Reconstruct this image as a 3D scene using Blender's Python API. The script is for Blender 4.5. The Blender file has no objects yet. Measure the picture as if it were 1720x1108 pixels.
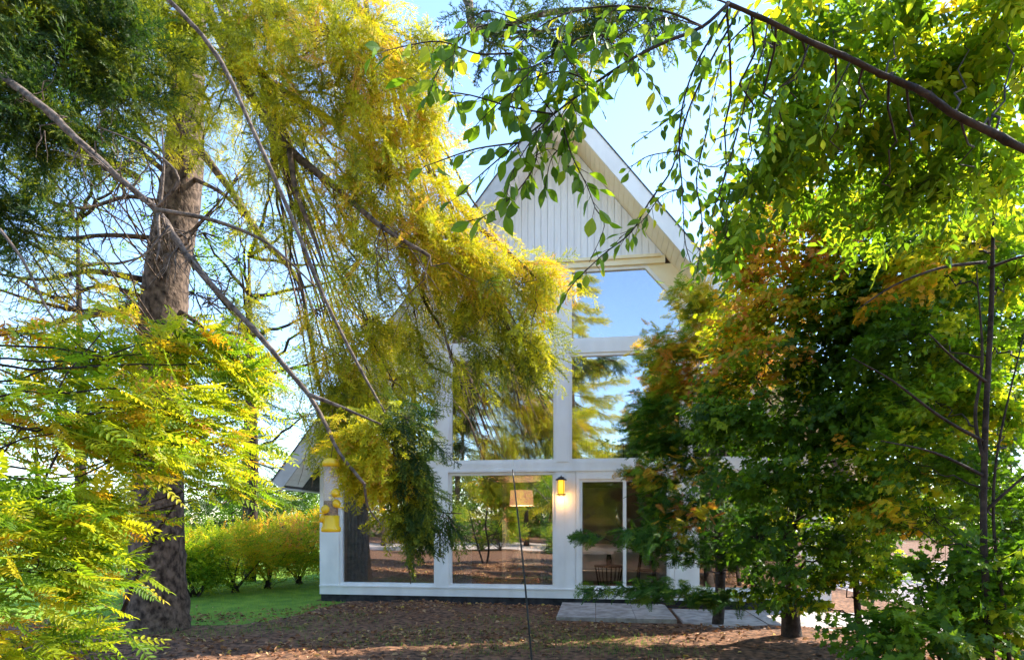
import bpy, math, random
import numpy as np
from mathutils import Vector
rng = np.random.default_rng(7); random.seed(7)
SC = bpy.context.scene; COL = SC.collection
R = math.radians
# ---------------------------------------------------------------- camera
YAW = R(8.0); F0 = 1000.0; HY = 876.0; EYE = 1.5
CAM = np.array([0.585, -10.662, EYE])
FW = np.array([-math.sin(YAW), math.cos(YAW), 0.0]); RT = np.array([math.cos(YAW), math.sin(YAW), 0.0]); UP = np.array([0, 0, 1.0])
cam = bpy.data.cameras.new('camera'); co = bpy.data.objects.new('camera', cam); COL.objects.link(co)
cam.sensor_width = 36; cam.lens = 36 * F0 / 1720; cam.shift_y = (HY - 554) / 1720
cam.clip_start = 0.05; cam.clip_end = 2000
co.location = CAM; co.rotation_euler = (R(90), 0, YAW); SC.camera = co
# ---------------------------------------------------------------- sky, sun, exposure
SUN_AZ, SUN_EL = R(36), R(42)          # azimuth measured from +X towards +Y
w = bpy.data.worlds.new('World'); SC.world = w; w.use_nodes = True
nt = w.node_tree; bg = nt.nodes['Background']
sky = nt.nodes.new('ShaderNodeTexSky'); sky.sky_type = 'NISHITA'; sky.sun_disc = False
sky.sun_elevation = SUN_EL; sky.sun_rotation = R(90) - SUN_AZ
sky.air_density = 1.0; sky.dust_density = 0.1; sky.ozone_density = 3.0; sky.altitude = 100
nt.links.new(sky.outputs[0], bg.inputs[0]); bg.inputs[1].default_value = 0.15
sl = bpy.data.lights.new('sun', 'SUN'); so = bpy.data.objects.new('sun', sl); COL.objects.link(so)
sl.energy = 4.0; sl.angle = R(0.5); sl.color = (1.0, 0.93, 0.80)
sd = Vector((math.cos(SUN_AZ) * math.cos(SUN_EL), math.sin(SUN_AZ) * math.cos(SUN_EL), math.sin(SUN_EL)))
so.rotation_euler = sd.to_track_quat('Z', 'Y').to_euler()
SC.view_settings.view_transform = 'Standard'; SC.view_settings.look = 'None'
SC.view_settings.exposure = 1.88; SC.view_settings.gamma = 1.0
SC.render.engine = 'CYCLES'
SC.cycles.max_bounces = 8; SC.cycles.transparent_max_bounces = 12; SC.cycles.transmission_bounces = 6
SC.cycles.use_denoising = True

def P(px, py, d):                      # a point of the place seen at a pixel, d metres out
    return CAM + d * (FW + (px - 860) / F0 * RT + (HY - py) / F0 * UP)
def G(px, py, z=0.0):                  # the ground point seen at a pixel
    return P(px, py, (EYE - z) * F0 / (py - HY))
# ---------------------------------------------------------------- materials
def newmat(name):
    m = bpy.data.materials.new(name); m.use_nodes = True
    return m, m.node_tree, m.node_tree.nodes['Principled BSDF']
def ramp(t, stops):
    r = t.nodes.new('ShaderNodeValToRGB'); e = r.color_ramp.elements
    while len(e) < len(stops): e.new(0.5)
    for k, (p, c) in enumerate(stops): e[k].position = p; e[k].color = (*c, 1)
    return r
def noise_mat(name, c1, c2, scale=6, rough=0.7, bump=0.0, bscale=None, stretch=None, detail=5, spec=0.3, mid=(0.35, 0.65)):
    m, t, b = newmat(name)
    tc = t.nodes.new('ShaderNodeTexCoord'); mp = t.nodes.new('ShaderNodeMapping')
    if stretch: mp.inputs['Scale'].default_value = stretch
    t.links.new(tc.outputs['Object'], mp.inputs[0])
    n = t.nodes.new('ShaderNodeTexNoise'); n.inputs['Scale'].default_value = scale; n.inputs['Detail'].default_value = detail
    t.links.new(mp.outputs[0], n.inputs['Vector'])
    r = ramp(t, [(mid[0], c1), (mid[1], c2)]); t.links.new(n.outputs[0], r.inputs[0])
    t.links.new(r.outputs[0], b.inputs['Base Color'])
    b.inputs['Roughness'].default_value = rough; b.inputs['Specular IOR Level'].default_value = spec
    if bump:
        n2 = t.nodes.new('ShaderNodeTexNoise'); n2.inputs['Scale'].default_value = bscale or scale * 4; n2.inputs['Detail'].default_value = 6
        t.links.new(mp.outputs[0], n2.inputs['Vector'])
        bp = t.nodes.new('ShaderNodeBump'); bp.inputs['Strength'].default_value = bump; bp.inputs['Distance'].default_value = 0.02
        t.links.new(n2.outputs[0], bp.inputs['Height']); t.links.new(bp.outputs[0], b.inputs['Normal'])
    return m
def leaf_mat(name, stops, trans=0.5, tmul=(1.5, 1.5, 0.7), rough=0.45, spec=0.35):
    m, t, b = newmat(name)
    a = t.nodes.new('ShaderNodeAttribute'); a.attribute_name = 'tint'
    r = ramp(t, stops); t.links.new(a.outputs['Fac'], r.inputs[0])
    t.links.new(r.outputs[0], b.inputs['Base Color']); b.inputs['Roughness'].default_value = rough
    b.inputs['Specular IOR Level'].default_value = spec
    mu = t.nodes.new('ShaderNodeMix'); mu.data_type = 'RGBA'; mu.blend_type = 'MULTIPLY'; mu.inputs[0].default_value = 1
    mu.clamp_result = False
    t.links.new(r.outputs[0], mu.inputs[6]); mu.inputs[7].default_value = (*tmul, 1)
    tr = t.nodes.new('ShaderNodeBsdfTranslucent'); t.links.new(mu.outputs[2], tr.inputs[0])
    mx = t.nodes.new('ShaderNodeMixShader'); mx.inputs[0].default_value = trans
    t.links.new(b.outputs[0], mx.inputs[1]); t.links.new(tr.outputs[0], mx.inputs[2])
    t.links.new(mx.outputs[0], t.nodes['Material Output'].inputs[0])
    return m
M = {}
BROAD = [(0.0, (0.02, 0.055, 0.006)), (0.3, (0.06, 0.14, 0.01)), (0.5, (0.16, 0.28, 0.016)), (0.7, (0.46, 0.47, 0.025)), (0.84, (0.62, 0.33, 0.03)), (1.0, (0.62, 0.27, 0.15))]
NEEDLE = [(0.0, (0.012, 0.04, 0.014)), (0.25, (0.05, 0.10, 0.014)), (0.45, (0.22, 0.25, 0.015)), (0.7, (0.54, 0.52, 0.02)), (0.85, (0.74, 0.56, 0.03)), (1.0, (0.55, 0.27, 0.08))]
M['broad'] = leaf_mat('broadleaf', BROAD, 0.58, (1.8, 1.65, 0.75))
M['needle'] = leaf_mat('needles', NEEDLE, 0.4, rough=0.6)
CEDAR = [(0.0, (0.015, 0.05, 0.012)), (0.35, (0.05, 0.14, 0.015)), (0.6, (0.20, 0.30, 0.02)), (0.8, (0.55, 0.42, 0.03)), (0.9, (0.62, 0.28, 0.05)), (1.0, (0.40, 0.15, 0.07))]
M['cedar'] = leaf_mat('cedar_sprays', CEDAR, 0.45, rough=0.6)
M['bark'] = noise_mat('bark_grey', (0.03, 0.018, 0.012), (0.20, 0.135, 0.095), 15, 0.9, 0.9, 30, (1, 1, 0.7))
M['bark_dark'] = noise_mat('bark_dark', (0.018, 0.012, 0.009), (0.06, 0.042, 0.033), 14, 0.9, 0.6, 40)
M['bark_pale'] = noise_mat('bark_pale', (0.06, 0.043, 0.034), (0.22, 0.165, 0.13), 25, 0.9, 0.6, 60)
M['white'] = noise_mat('white_paint', (0.78, 0.755, 0.735), (0.88, 0.86, 0.84), 3.5, 0.45, 0.12, 60, (1, 1, .5))
M['siding'] = noise_mat('siding_paint', (0.80, 0.78, 0.78), (0.88, 0.86, 0.86), 3, 0.5, 0.15, 40, (6, 6, 0.4))
M['soffit'] = noise_mat('bounce_lit_soffit', (0.86, 0.72, 0.46), (0.92, 0.80, 0.56), 3, 0.55, 0.1, 40)  # cream deepened: warm light bounced from the ground is put into the colour
M['shaded_fascia'] = noise_mat('shaded_fascia', (0.46, 0.45, 0.45), (0.56, 0.55, 0.55), 6, 0.6)  # shade on the left fascia put into its colour
M['found'] = noise_mat('dark_foundation', (0.018, 0.018, 0.02), (0.05, 0.05, 0.055), 7, 0.85, 0.3)
M['shingle'] = noise_mat('roof_shingle', (0.06, 0.06, 0.065), (0.14, 0.13, 0.13), 20, 0.9, 0.5)
M['concrete'] = noise_mat('concrete', (0.27, 0.23, 0.20), (0.50, 0.44, 0.39), 7, 0.85, 0.3, 60)
M['black'] = noise_mat('black_metal', (0.012, 0.012, 0.012), (0.03, 0.03, 0.03), 20, 0.4)
M['inner_wall'] = noise_mat('inner_wall', (0.40, 0.36, 0.34), (0.48, 0.44, 0.41), 1, 0.8)
M['inner_ceiling'] = noise_mat('inner_ceiling', (0.22, 0.16, 0.14), (0.30, 0.22, 0.19), 2, 0.7)
M['inner_floor'] = noise_mat('inner_floor', (0.16, 0.09, 0.05), (0.28, 0.17, 0.10), 3, 0.35, 0, None, (1, 8, 1))
M['sofa'] = noise_mat('pale_upholstery', (0.70, 0.67, 0.62), (0.82, 0.79, 0.74), 8, 0.9, 0.2, 80)
M['curtain_grey'] = noise_mat('grey_curtain', (0.50, 0.54, 0.62), (0.64, 0.68, 0.76), 3, 0.9)
M['curtain_white'] = noise_mat('white_curtain', (0.62, 0.62, 0.66), (0.76, 0.76, 0.8), 3, 0.9)
M['yellow_plastic'] = noise_mat('yellow_plastic', (0.75, 0.46, 0.01), (0.85, 0.56, 0.02), 10, 0.3, spec=0.5)
M['seed'] = noise_mat('bird_seed', (0.05, 0.03, 0.01), (0.30, 0.19, 0.05), 120, 0.9, 0.5, 150)
M['litter'] = leaf_mat('fallen_leaves', [(0, (0.10, 0.045, 0.02)), (0.5, (0.34, 0.15, 0.07)), (0.85, (0.52, 0.32, 0.17)), (1, (0.60, 0.42, 0.07))], 0.15, (1.2, 1.1, 0.9), 0.7)
M['grass'] = leaf_mat('grass_blades', [(0, (0.06, 0.17, 0.03)), (0.6, (0.18, 0.33, 0.04)), (1, (0.36, 0.40, 0.05))], 0.5)
M['mulch'] = noise_mat('mulch_ground', (0.035, 0.016, 0.008), (0.30, 0.145, 0.075), 14, 0.95, 0.8, 70, None, 9)
M['lawn'] = noise_mat('lawn_ground', (0.09, 0.20, 0.02), (0.24, 0.36, 0.035), 3, 0.95, 0.6, 60)
M['gravel'] = noise_mat('gravel', (0.34, 0.26, 0.23), (0.60, 0.49, 0.45), 45, 0.9, 0.8, 90)
def glass_mat(nm='window_glass', refl=0.33):
    m = bpy.data.materials.new(nm); m.use_nodes = True; t = m.node_tree; t.nodes.clear()
    o = t.nodes.new('ShaderNodeOutputMaterial'); mx = t.nodes.new('ShaderNodeMixShader')
    tr = t.nodes.new('ShaderNodeBsdfTransparent'); tr.inputs[0].default_value = (0.80, 0.84, 0.84, 1)
    gl = t.nodes.new('ShaderNodeBsdfGlossy'); gl.inputs['Roughness'].default_value = 0.0; gl.inputs[0].default_value = (0.97, 0.98, 1, 1)
    fr = t.nodes.new('ShaderNodeFresnel'); fr.inputs[0].default_value = 1.5
    ad = t.nodes.new('ShaderNodeMath'); ad.operation = 'MULTIPLY_ADD'; ad.inputs[1].default_value = 1.0; ad.inputs[2].default_value = refl; ad.use_clamp = True
    # slight waviness of double glazing
    tc = t.nodes.new('ShaderNodeTexCoord'); n = t.nodes.new('ShaderNodeTexNoise'); n.inputs['Scale'].default_value = 0.9; n.inputs['Detail'].default_value = 1
    bp = t.nodes.new('ShaderNodeBump'); bp.inputs['Strength'].default_value = 0.12; bp.inputs['Distance'].default_value = 0.03
    t.links.new(tc.outputs['Object'], n.inputs['Vector']); t.links.new(n.outputs[0], bp.inputs['Height']); t.links.new(bp.outputs[0], gl.inputs['Normal'])
    t.links.new(fr.outputs[0], ad.inputs[0]); t.links.new(ad.outputs[0], mx.inputs[0])
    t.links.new(tr.outputs[0], mx.inputs[1]); t.links.new(gl.outputs[0], mx.inputs[2]); t.links.new(mx.outputs[0], o.inputs[0])
    return m
M['glass'] = glass_mat(); M['door_glass'] = glass_mat('door_glass', 0.0)
def clear_mat():
    m = bpy.data.materials.new('clear_plastic'); m.use_nodes = True; t = m.node_tree; t.nodes.clear()
    o = t.nodes.new('ShaderNodeOutputMaterial'); mx = t.nodes.new('ShaderNodeMixShader'); mx.inputs[0].default_value = 0.22
    tr = t.nodes.new('ShaderNodeBsdfTransparent'); tr.inputs[0].default_value = (0.98, 0.94, 0.92, 1)
    df = t.nodes.new('ShaderNodeBsdfPrincipled'); df.inputs['Base Color'].default_value = (0.85, 0.78, 0.75, 1); df.inputs['Roughness'].default_value = 0.15
    t.links.new(tr.outputs[0], mx.inputs[1]); t.links.new(df.outputs[0], mx.inputs[2]); t.links.new(mx.outputs[0], o.inputs[0])
    return m
M['clear'] = clear_mat()
def emit_mat(name, c, s, base=(0.8, 0.6, 0.4)):
    m, t, b = newmat(name); b.inputs['Base Color'].default_value = (*base, 1)
    b.inputs['Emission Color'].default_value = (*c, 1); b.inputs['Emission Strength'].default_value = s
    return m
M['amber'] = emit_mat('amber_lamp_glass', (1.0, 0.50, 0.03), 0.55, (0.8, 0.5, 0.05))
M['shade'] = emit_mat('peach_lamp_shade', (1.0, 0.36, 0.20), 0.5, (0.8, 0.5, 0.4))
# ---------------------------------------------------------------- mesh accumulator
class MB:
    def __init__(s): s.v = []; s.l = []; s.n = []; s.t = []; s.k = 0
    def add(s, v, loops, sizes, tint=0.5):
        v = np.asarray(v, float).reshape(-1, 3); loops = np.asarray(loops, int)
        s.v.append(v); s.l.append(loops + s.k); s.n.append(np.asarray(sizes, int))
        s.t.append(np.broadcast_to(np.asarray(tint, float), (len(v),)).copy()); s.k += len(v)
    def faces(s, v, fs, tint=0.5): s.add(v, [i for f in fs for i in f], [len(f) for f in fs], tint)
    def box(s, x0, x1, y0, y1, z0, z1):
        v = [(x, y, z) for z in (z0, z1) for y in (y0, y1) for x in (x0, x1)]
        s.faces(v, [(0, 2, 3, 1), (4, 5, 7, 6), (0, 1, 5, 4), (2, 6, 7, 3), (0, 4, 6, 2), (1, 3, 7, 5)])
    def prism(s, poly, y0, y1):        # polygon in x,z (counter-clockwise seen from -y) extruded along y
        n = len(poly); v = [(x, y0, z) for x, z in poly] + [(x, y1, z) for x, z in poly]
        fs = [tuple(range(n)), tuple(range(2 * n - 1, n - 1, -1))] + [(i, i + n, (i + 1) % n + n, (i + 1) % n) for i in range(n)]
        s.faces(v, fs)
    def tube(s, path, r, sides=6, tint=0.5, wob=0.0, cap=True):
        p = np.asarray(path, float); n = len(p); r = np.broadcast_to(np.asarray(r, float), (n,))
        t = np.gradient(p, axis=0); t /= np.linalg.norm(t, axis=1)[:, None] + 1e-9
        ref = np.array([0.31, 0.22, 0.92]) if abs(t[0][2]) < 0.8 else np.array([1.0, 0.1, 0.05])
        a = np.cross(t, ref); a /= np.linalg.norm(a, axis=1)[:, None] + 1e-9; b = np.cross(t, a)
        an = np.linspace(0, 2 * np.pi, sides, endpoint=False)
        rr = r[:, None] * (1 + wob * rng.standard_normal((n, sides)))
        v = p[:, None] + rr[..., None] * (np.cos(an)[None, :, None] * a[:, None] + np.sin(an)[None, :, None] * b[:, None])
        fs = [(i * sides + j, i * sides + (j + 1) % sides, (i + 1) * sides + (j + 1) % sides, (i + 1) * sides + j) for i in range(n - 1) for j in range(sides)]
        if cap: fs += [tuple(range(sides - 1, -1, -1)), tuple(range((n - 1) * sides, n * sides))]
        s.faces(v.reshape(-1, 3), fs, tint)
    def lathe(s, prof, c, sides=16):   # prof: (r, z) list
        an = np.linspace(0, 2 * np.pi, sides, endpoint=False)
        v = [(c[0] + r * math.cos(a), c[1] + r * math.sin(a), c[2] + z) for r, z in prof for a in an]; n = len(prof)
        fs = [(i * sides + j, i * sides + (j + 1) % sides, (i + 1) * sides + (j + 1) % sides, (i + 1) * sides + j) for i in range(n - 1) for j in range(sides)]
        fs += [tuple(range(sides - 1, -1, -1)), tuple(range((n - 1) * sides, n * sides))]
        s.faces(v, fs)
    def stamp(s, proto, pos, rot, scale, tint, jit=0.05):
        pv, pl, pn = proto[:3]; k = len(pos)
        if k == 0: return
        sc = np.broadcast_to(np.asarray(scale, float), (k,))
        v = np.einsum('kij,nj->kni', rot * sc[:, None, None], pv) + np.asarray(pos)[:, None]
        L = (pl[None] + (np.arange(k) * len(pv))[:, None]).ravel()
        tt = np.repeat(np.asarray(tint, float), len(pv))
        if len(proto) > 3: tt = np.clip(tt + np.tile(proto[3], k), 0, 1)
        s.add(v.reshape(-1, 3), L, np.tile(pn, k), tt)
    def build(s, name, mat, parent=None, smooth=False, loc=None):
        me = bpy.data.meshes.new(name); o = bpy.data.objects.new(name, me); COL.objects.link(o)
        v = np.concatenate(s.v); l = np.concatenate(s.l); n = np.concatenate(s.n); t = np.concatenate(s.t)
        off = np.zeros(3)
        if parent is not None: off = np.array(parent.location[:]) + (np.array(parent.parent.location[:]) if parent.parent else 0)
        elif loc is not None: off = np.asarray(loc, float); o.location = off
        v = v - off
        me.vertices.add(len(v)); me.vertices.foreach_set('co', v.ravel().astype(np.float32))
        me.loops.add(len(l)); me.loops.foreach_set('vertex_index', l.astype(np.int32))
        st = np.concatenate([[0], np.cumsum(n)[:-1]]).astype(np.int32)
        me.polygons.add(len(n)); me.polygons.foreach_set('loop_start', st)
        me.update(calc_edges=True)
        me.polygons.foreach_set('use_smooth', np.full(len(n), smooth)); me.update()
        at = me.attributes.new('tint', 'FLOAT', 'POINT'); at.data.foreach_set('value', t.astype(np.float32))
        me.materials.append(M[mat] if isinstance(mat, str) else mat)
        if parent is not None: o.parent = parent
        return o
def tag(o, label=None, cat=None, group=None, kind=None):
    if label: o['label'] = label
    if cat: o['category'] = cat
    if group: o['group'] = group
    if kind: o['kind'] = kind
    return o
def thing(name, label, cat, loc, group=None):
    o = bpy.data.objects.new(name, None); COL.objects.link(o); o.location = tuple(float(a) for a in loc)
    return tag(o, label, cat, group)
def one_box(name, mat, parent, *a):
    m = MB(); m.box(*a); return m.build(name, mat, parent)
def quad_ring(m, poly_out, poly_in, y0, y1):     # a frame between two similar polygons
    n = len(poly_out)
    for i in range(n):
        j = (i + 1) % n
        m.prism([poly_out[i], poly_out[j], poly_in[j], poly_in[i]], y0, y1)
def inset(poly, d):
    n = len(poly); out = []
    for i in range(n):
        p0, p1, p2 = map(np.array, (poly[i - 1], poly[i], poly[(i + 1) % n])); e1 = p1 - p0; e2 = p2 - p1
        e1 = e1 / np.linalg.norm(e1); e2 = e2 / np.linalg.norm(e2); n1 = np.array([-e1[1], e1[0]]); n2 = np.array([-e2[1], e2[0]])
        k = (n1 + n2) / (1 + n1 @ n2); out.append(tuple(p1 + d * k))
    return out
# ================================================================ SETTING
def sheet(name, x0, x1, y0, y1, z, mat, nx=2, ny=2, amp=0.0):
    xs = np.linspace(x0, x1, nx); ys = np.linspace(y0, y1, ny); X, Y = np.meshgrid(xs, ys)
    Z = np.full_like(X, z)
    if amp: Z = Z + amp * (np.sin(X * 2.1 + Y) + np.sin(Y * 3.3 - X * .7)) * .5
    v = np.stack([X, Y, Z], -1).reshape(-1, 3)
    m = MB(); m.faces(v, [(j * nx + i, j * nx + i + 1, (j + 1) * nx + i + 1, (j + 1) * nx + i) for j in range(ny - 1) for i in range(nx - 1)])
    o = m.build(name, mat); tag(o, kind='structure'); return o
sheet('ground', -400, 400, -400, 400, 0.0, 'mulch')
nx_b, ny_b = 240, 130
XB, YB = np.meshgrid(np.linspace(-10, 10, nx_b), np.linspace(-11, -.02, ny_b))
ZB = .006 + np.zeros_like(XB)
for fx, fy, am, ph in [(1.3, .8, .012, 0), (.7, 2.3, .010, 1), (4.1, 3.3, .006, 2), (7.7, 9.1, .005, 3), (13, 11, .004, 4), (3.1, -5.2, .006, 5)]: ZB += am * (1 + np.sin(fx * XB + fy * YB + ph + 1.5 * np.sin(.9 * YB + .6 * XB * fy / 3)))
ZB += rng.random(ZB.shape) * .010
edge = np.clip((XB + 9.9) * 2, 0, 1) * np.clip((9.9 - XB) * 2, 0, 1) * np.clip((YB + 10.9) * 2, 0, 1); lawn_edge = np.interp(XB, [-10, -6.8, -5.4, -4.4, -4.05, -3.9], [-3.4, -3.0, -2.7, -2.5, -1.5, -.0]); inl = np.clip((lawn_edge - YB) * 3, 0, 1)
instep = np.where((XB > -.2) & (YB > -1.9) & (XB < 5.8), .25, 1.0); ZB = ZB * edge * inl * instep - .02 * (1 - inl) - .004 * (1 - edge)
m = MB(); vb = np.stack([XB, YB, ZB], -1).reshape(-1, 3); ii = (np.arange(ny_b - 1)[:, None] * nx_b + np.arange(nx_b - 1)[None]).ravel()
m.add(vb, np.stack([ii, ii + 1, ii + nx_b + 1, ii + nx_b], -1).ravel(), np.full(len(ii), 4)); tag(m.build('mulch_bed', 'mulch', None, True), kind='structure')
def bedz(x, y):
    i = np.clip(((np.asarray(x) + 10) / 20 * (nx_b - 1)).astype(int), 0, nx_b - 1); j = np.clip(((np.asarray(y) + 11) / 10.98 * (ny_b - 1)).astype(int), 0, ny_b - 1); return np.maximum(ZB[j, i], 0)
def poly_sheet(name, pts, z, mat):
    m = MB(); m.faces([(x, y, z) for x, y in pts], [tuple(range(len(pts)))]); o = m.build(name, mat); tag(o, kind='structure'); return o
LAWN = [(-40, -4.6), (-9.5, -3.6), (-6.8, -3.1), (-5.4, -2.8), (-4.3, -2.6), (-3.9, -1.5), (-3.85, -.05), (-4.7, .02), (-4.7, 30), (-40, 30)]
poly_sheet('lawn', LAWN, 0.004, 'lawn')
poly_sheet('driveway', [(6.3, -3.2), (7.5, -7.5), (40, -14), (40, 14), (5.6, 14)], 0.004, 'gravel')
poly_sheet('gravel_road', [(-60, -27), (60, -21), (60, -15.6), (2, -16.5), (-60, -19.5)], 0.004, 'gravel')
# concrete step in front of the sliding door, lower paving to its right
st = thing('door_step', 'low concrete step of three slabs in front of the sliding door', 'step', (1.1, -0.9, 0))
for k in range(3):
    m = MB(); m.box(0.0 + k * .59, .582 + k * .59, -1.7, -0.06, 0, 0.075); m.build('slab', 'concrete', st)
for k, (a, b, c, d, lab) in enumerate([(1.85, 3.0, -2.3, -.4, 'pale paving slab touching the right end of the door step'), (3.03, 4.2, -2.25, -.4, 'pale paving slab, second to the right of the door step'), (4.24, 5.5, -2.15, -.5, 'pale paving slab farthest right of the door step, by the driveway')]):
    m = MB(); m.box(a, b, c, d, 0, 0.045 + .003 * k); o = m.build('paving_slab', 'concrete', None, loc=((a + b) / 2, (c + d) / 2, 0)); tag(o, lab, 'paving slab', 'paving slabs beside the door step')
# ================================================================ HOUSE
S = 1.26; APZ = 8.36; LX = 4.58; RX = 4.5
roofz = lambda x: APZ - S * abs(x)
roofx = lambda z: (APZ - z) / S
house = thing('house', 'white gabled cottage with a tall window wall and vertical board siding', 'house', (0, 0, 0))
one_box('foundation', 'found', house, -LX + .01, RX - .01, .012, 8.0, 0.0, 0.14)
m = MB(); m.box(-LX, RX, -.03, .14, 0.14, .29); m.box(-LX, RX, -.05, .02, .29, .312); m.build('sill_beam', 'white', house)
m = MB(); m.box(-LX, RX, -.03, .14, 2.41, 2.57); m.box(-LX + .1, RX - .1, -.045, -.03, 2.40, 2.44); m.build('floor_beam', 'white', house)
for (a, b) in ((-3.1, -2.31), (-2.09, -.12), (.12, 2.09), (2.31, 3.1)):
    m = MB(); m.box(a, b, -.03, .12, 4.50, 4.71); m.build('rail', 'white', house)
for x, z0, z1 in ((-2.2, .312, 2.40), (-2.2, 2.57, 5.4), (0, 2.57, 6.0), (2.2, 2.57, 5.4)):
    m = MB(); m.box(x - .11, x + .11, -.045, .13, z0, z1); m.build('post', 'white', house)
m = MB(); m.box(-.12, .235, -.02, .13, .312, 2.40); m.box(-.125, .03, -.032, -.02, .312, 2.40); m.build('wall_panel', 'white', house)
m = MB(); m.box(1.945, 2.31, -.02, .13, .312, 2.40); m.build('wall_panel', 'white', house)
m = MB(); m.box(-LX, -4.2, -.025, .16, .312, 2.40); m.box(-LX, -LX + .14, .16, 8, .14, 2.6); m.build('corner_wall', 'white', house)
m = MB(); m.box(4.18, RX, -.025, .16, .312, 2.40); m.box(RX - .14, RX, .16, 8, .14, 2.65); m.build('corner_wall', 'white', house)
u = lambda a, b: random.uniform(a, b)
def window(poly, label=None, fw=.055, mull=()):
    m = MB(); quad_ring(m, poly, inset(poly, fw), -.005, .09)
    for x, a, b in mull: m.box(x - .025, x + .025, -.008, .085, a, b)
    f = m.build('window', 'white', house)
    if label: f['label'] = label
    g = MB(); q = inset(poly, fw - .012); g.prism(q, .040, .046); ta, tb_ = u(-.006, .006), u(-.006, .006); cg = g.v[0].mean(0); g.v[0][:, 1] += ta * (g.v[0][:, 0] - cg[0]) + tb_ * (g.v[0][:, 2] - cg[2]); g.build('pane', 'glass', f)
window([(-4.2, .312), (-2.31, .312), (-2.31, 2.40), (-4.2, 2.40)])
window([(-2.09, .312), (-.125, .312), (-.125, 2.40), (-2.09, 2.40)])
window([(2.31, .312), (4.18, .312), (4.18, 2.40), (2.31, 2.40)])
window([(-2.09, 2.57), (-.11, 2.57), (-.11, 4.5), (-2.09, 4.5)])
window([(.11, 2.57), (2.09, 2.57), (2.09, 4.5), (.11, 4.5)])
window([(2.31, 2.57), (4.18, 2.57), (2.68, 4.5), (2.31, 4.5)])
window([(-4.18, 2.57), (-2.31, 2.57), (-2.31, 4.5), (-2.68, 4.5)])
window([(.11, 4.71), (2.09, 4.71), (2.09, 5.28), (1.47, 6.0), (.11, 6.0)])
window([(-2.09, 4.71), (-.11, 4.71), (-.11, 6.0), (-1.47, 6.0), (-2.09, 5.28)])
# head trim and raking trim boards
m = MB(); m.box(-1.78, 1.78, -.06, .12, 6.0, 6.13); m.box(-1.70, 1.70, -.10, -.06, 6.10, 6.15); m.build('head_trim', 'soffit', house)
for sx in (-1, 1):
    m = MB()
    pts = [(1.47, 6.0), (2.09, 5.28), (2.09, 4.71), (2.31, 4.71), (2.31, 4.5), (2.68, 4.5), (4.18, 2.57), (4.55, 2.57)]
    outer = [(roofx(6.0) + .01, 6.0), (roofx(2.57) + .01, 2.57)]
    # strips between the windows and the roof line
    for (a, b, c, d) in (((1.47, 6.0), (2.09, 5.28), None, None), ((2.09, 5.28), (2.31, 5.0), None, None), ((2.31, 5.0), (2.31, 4.5), None, None), ((2.31, 4.5), (2.68, 4.5), None, None), ((2.68, 4.5), (4.18, 2.57), None, None)):
        if a[1] == b[1]: continue
        q = [(sx * a[0], a[1]), (sx * b[0], b[1]), (sx * (roofx(b[1]) + .01), b[1]), (sx * (roofx(a[1]) + .01), a[1])]
        if sx < 0: q = q[::-1]
        m.prism(q, -.012, .12)
    m.build('raking_trim', 'siding' if sx < 0 else 'soffit', house)  # right trim carries the painted bounce light, left keeps plain siding colour
# vertical board siding of the gable
m = MB(); bw = .118; x = -1.80
while x < 1.80:
    a, b = x + .005, x + bw - .005
    za, zb = roofz(a), roofz(b)
    if a < 0 < b: q = [(a, 6.13), (b, 6.13), (b, zb), (0, APZ), (a, za)]
    else: q = [(a, 6.13), (b, 6.13), (b, max(zb, 6.14)), (a, max(za, 6.135))]
    m.prism(q, -.022, .05); x += bw
m.prism([(-1.78, 6.131), (1.78, 6.131), (0, APZ)], .0, .06)
m.build('gable_siding', 'siding', house)
# roof: two slabs, board soffit under the overhang, fascia
ang = math.atan(S); tx, tz = math.cos(ang), -math.sin(ang); nx_, nz_ = math.sin(ang), math.cos(ang); SL = 4.97 / tx; OV = .72
for sx in (-1, 1):
    def Q(s, n): return (sx * (s * tx + n * nx_), APZ + s * tz + n * nz_)
    def strip(m, s0, s1, n0, n1, y0, y1):
        q = [Q(s0, n0), Q(s0, n1), Q(s1, n1), Q(s1, n0)]
        if sx > 0: q = q[::-1]
        m.prism(q, y0, y1)
    m = MB(); strip(m, 0, SL, .03, .20, -OV + .03, 8.5); rf = m.build('roof', 'shingle', house)
    m = MB()
    k = 0.0
    while k < SL - .13:
        strip(m, k + .003, k + .127, .008, .028, -OV + .03, -.002); k += .13
    m.build('soffit', 'soffit' if sx > 0 else 'siding', rf)  # bounce light is painted into the right soffit only
    m = MB(); strip(m, .0, SL + .01, -.012, .215, -OV, -OV + .028); m.build('fascia', 'white' if sx > 0 else 'shaded_fascia', rf)  # left board is greyed to paint in its shade, right one stays white
    m = MB(); strip(m, .0, SL + .02, .216, .236, -OV - .012, 8.5); m.build('drip_edge', 'shingle', rf)
    m = MB(); strip(m, SL - .002, SL + .022, -.01, .21, -OV + .03, 8.5); m.build('eave_board', 'white', rf)
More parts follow.
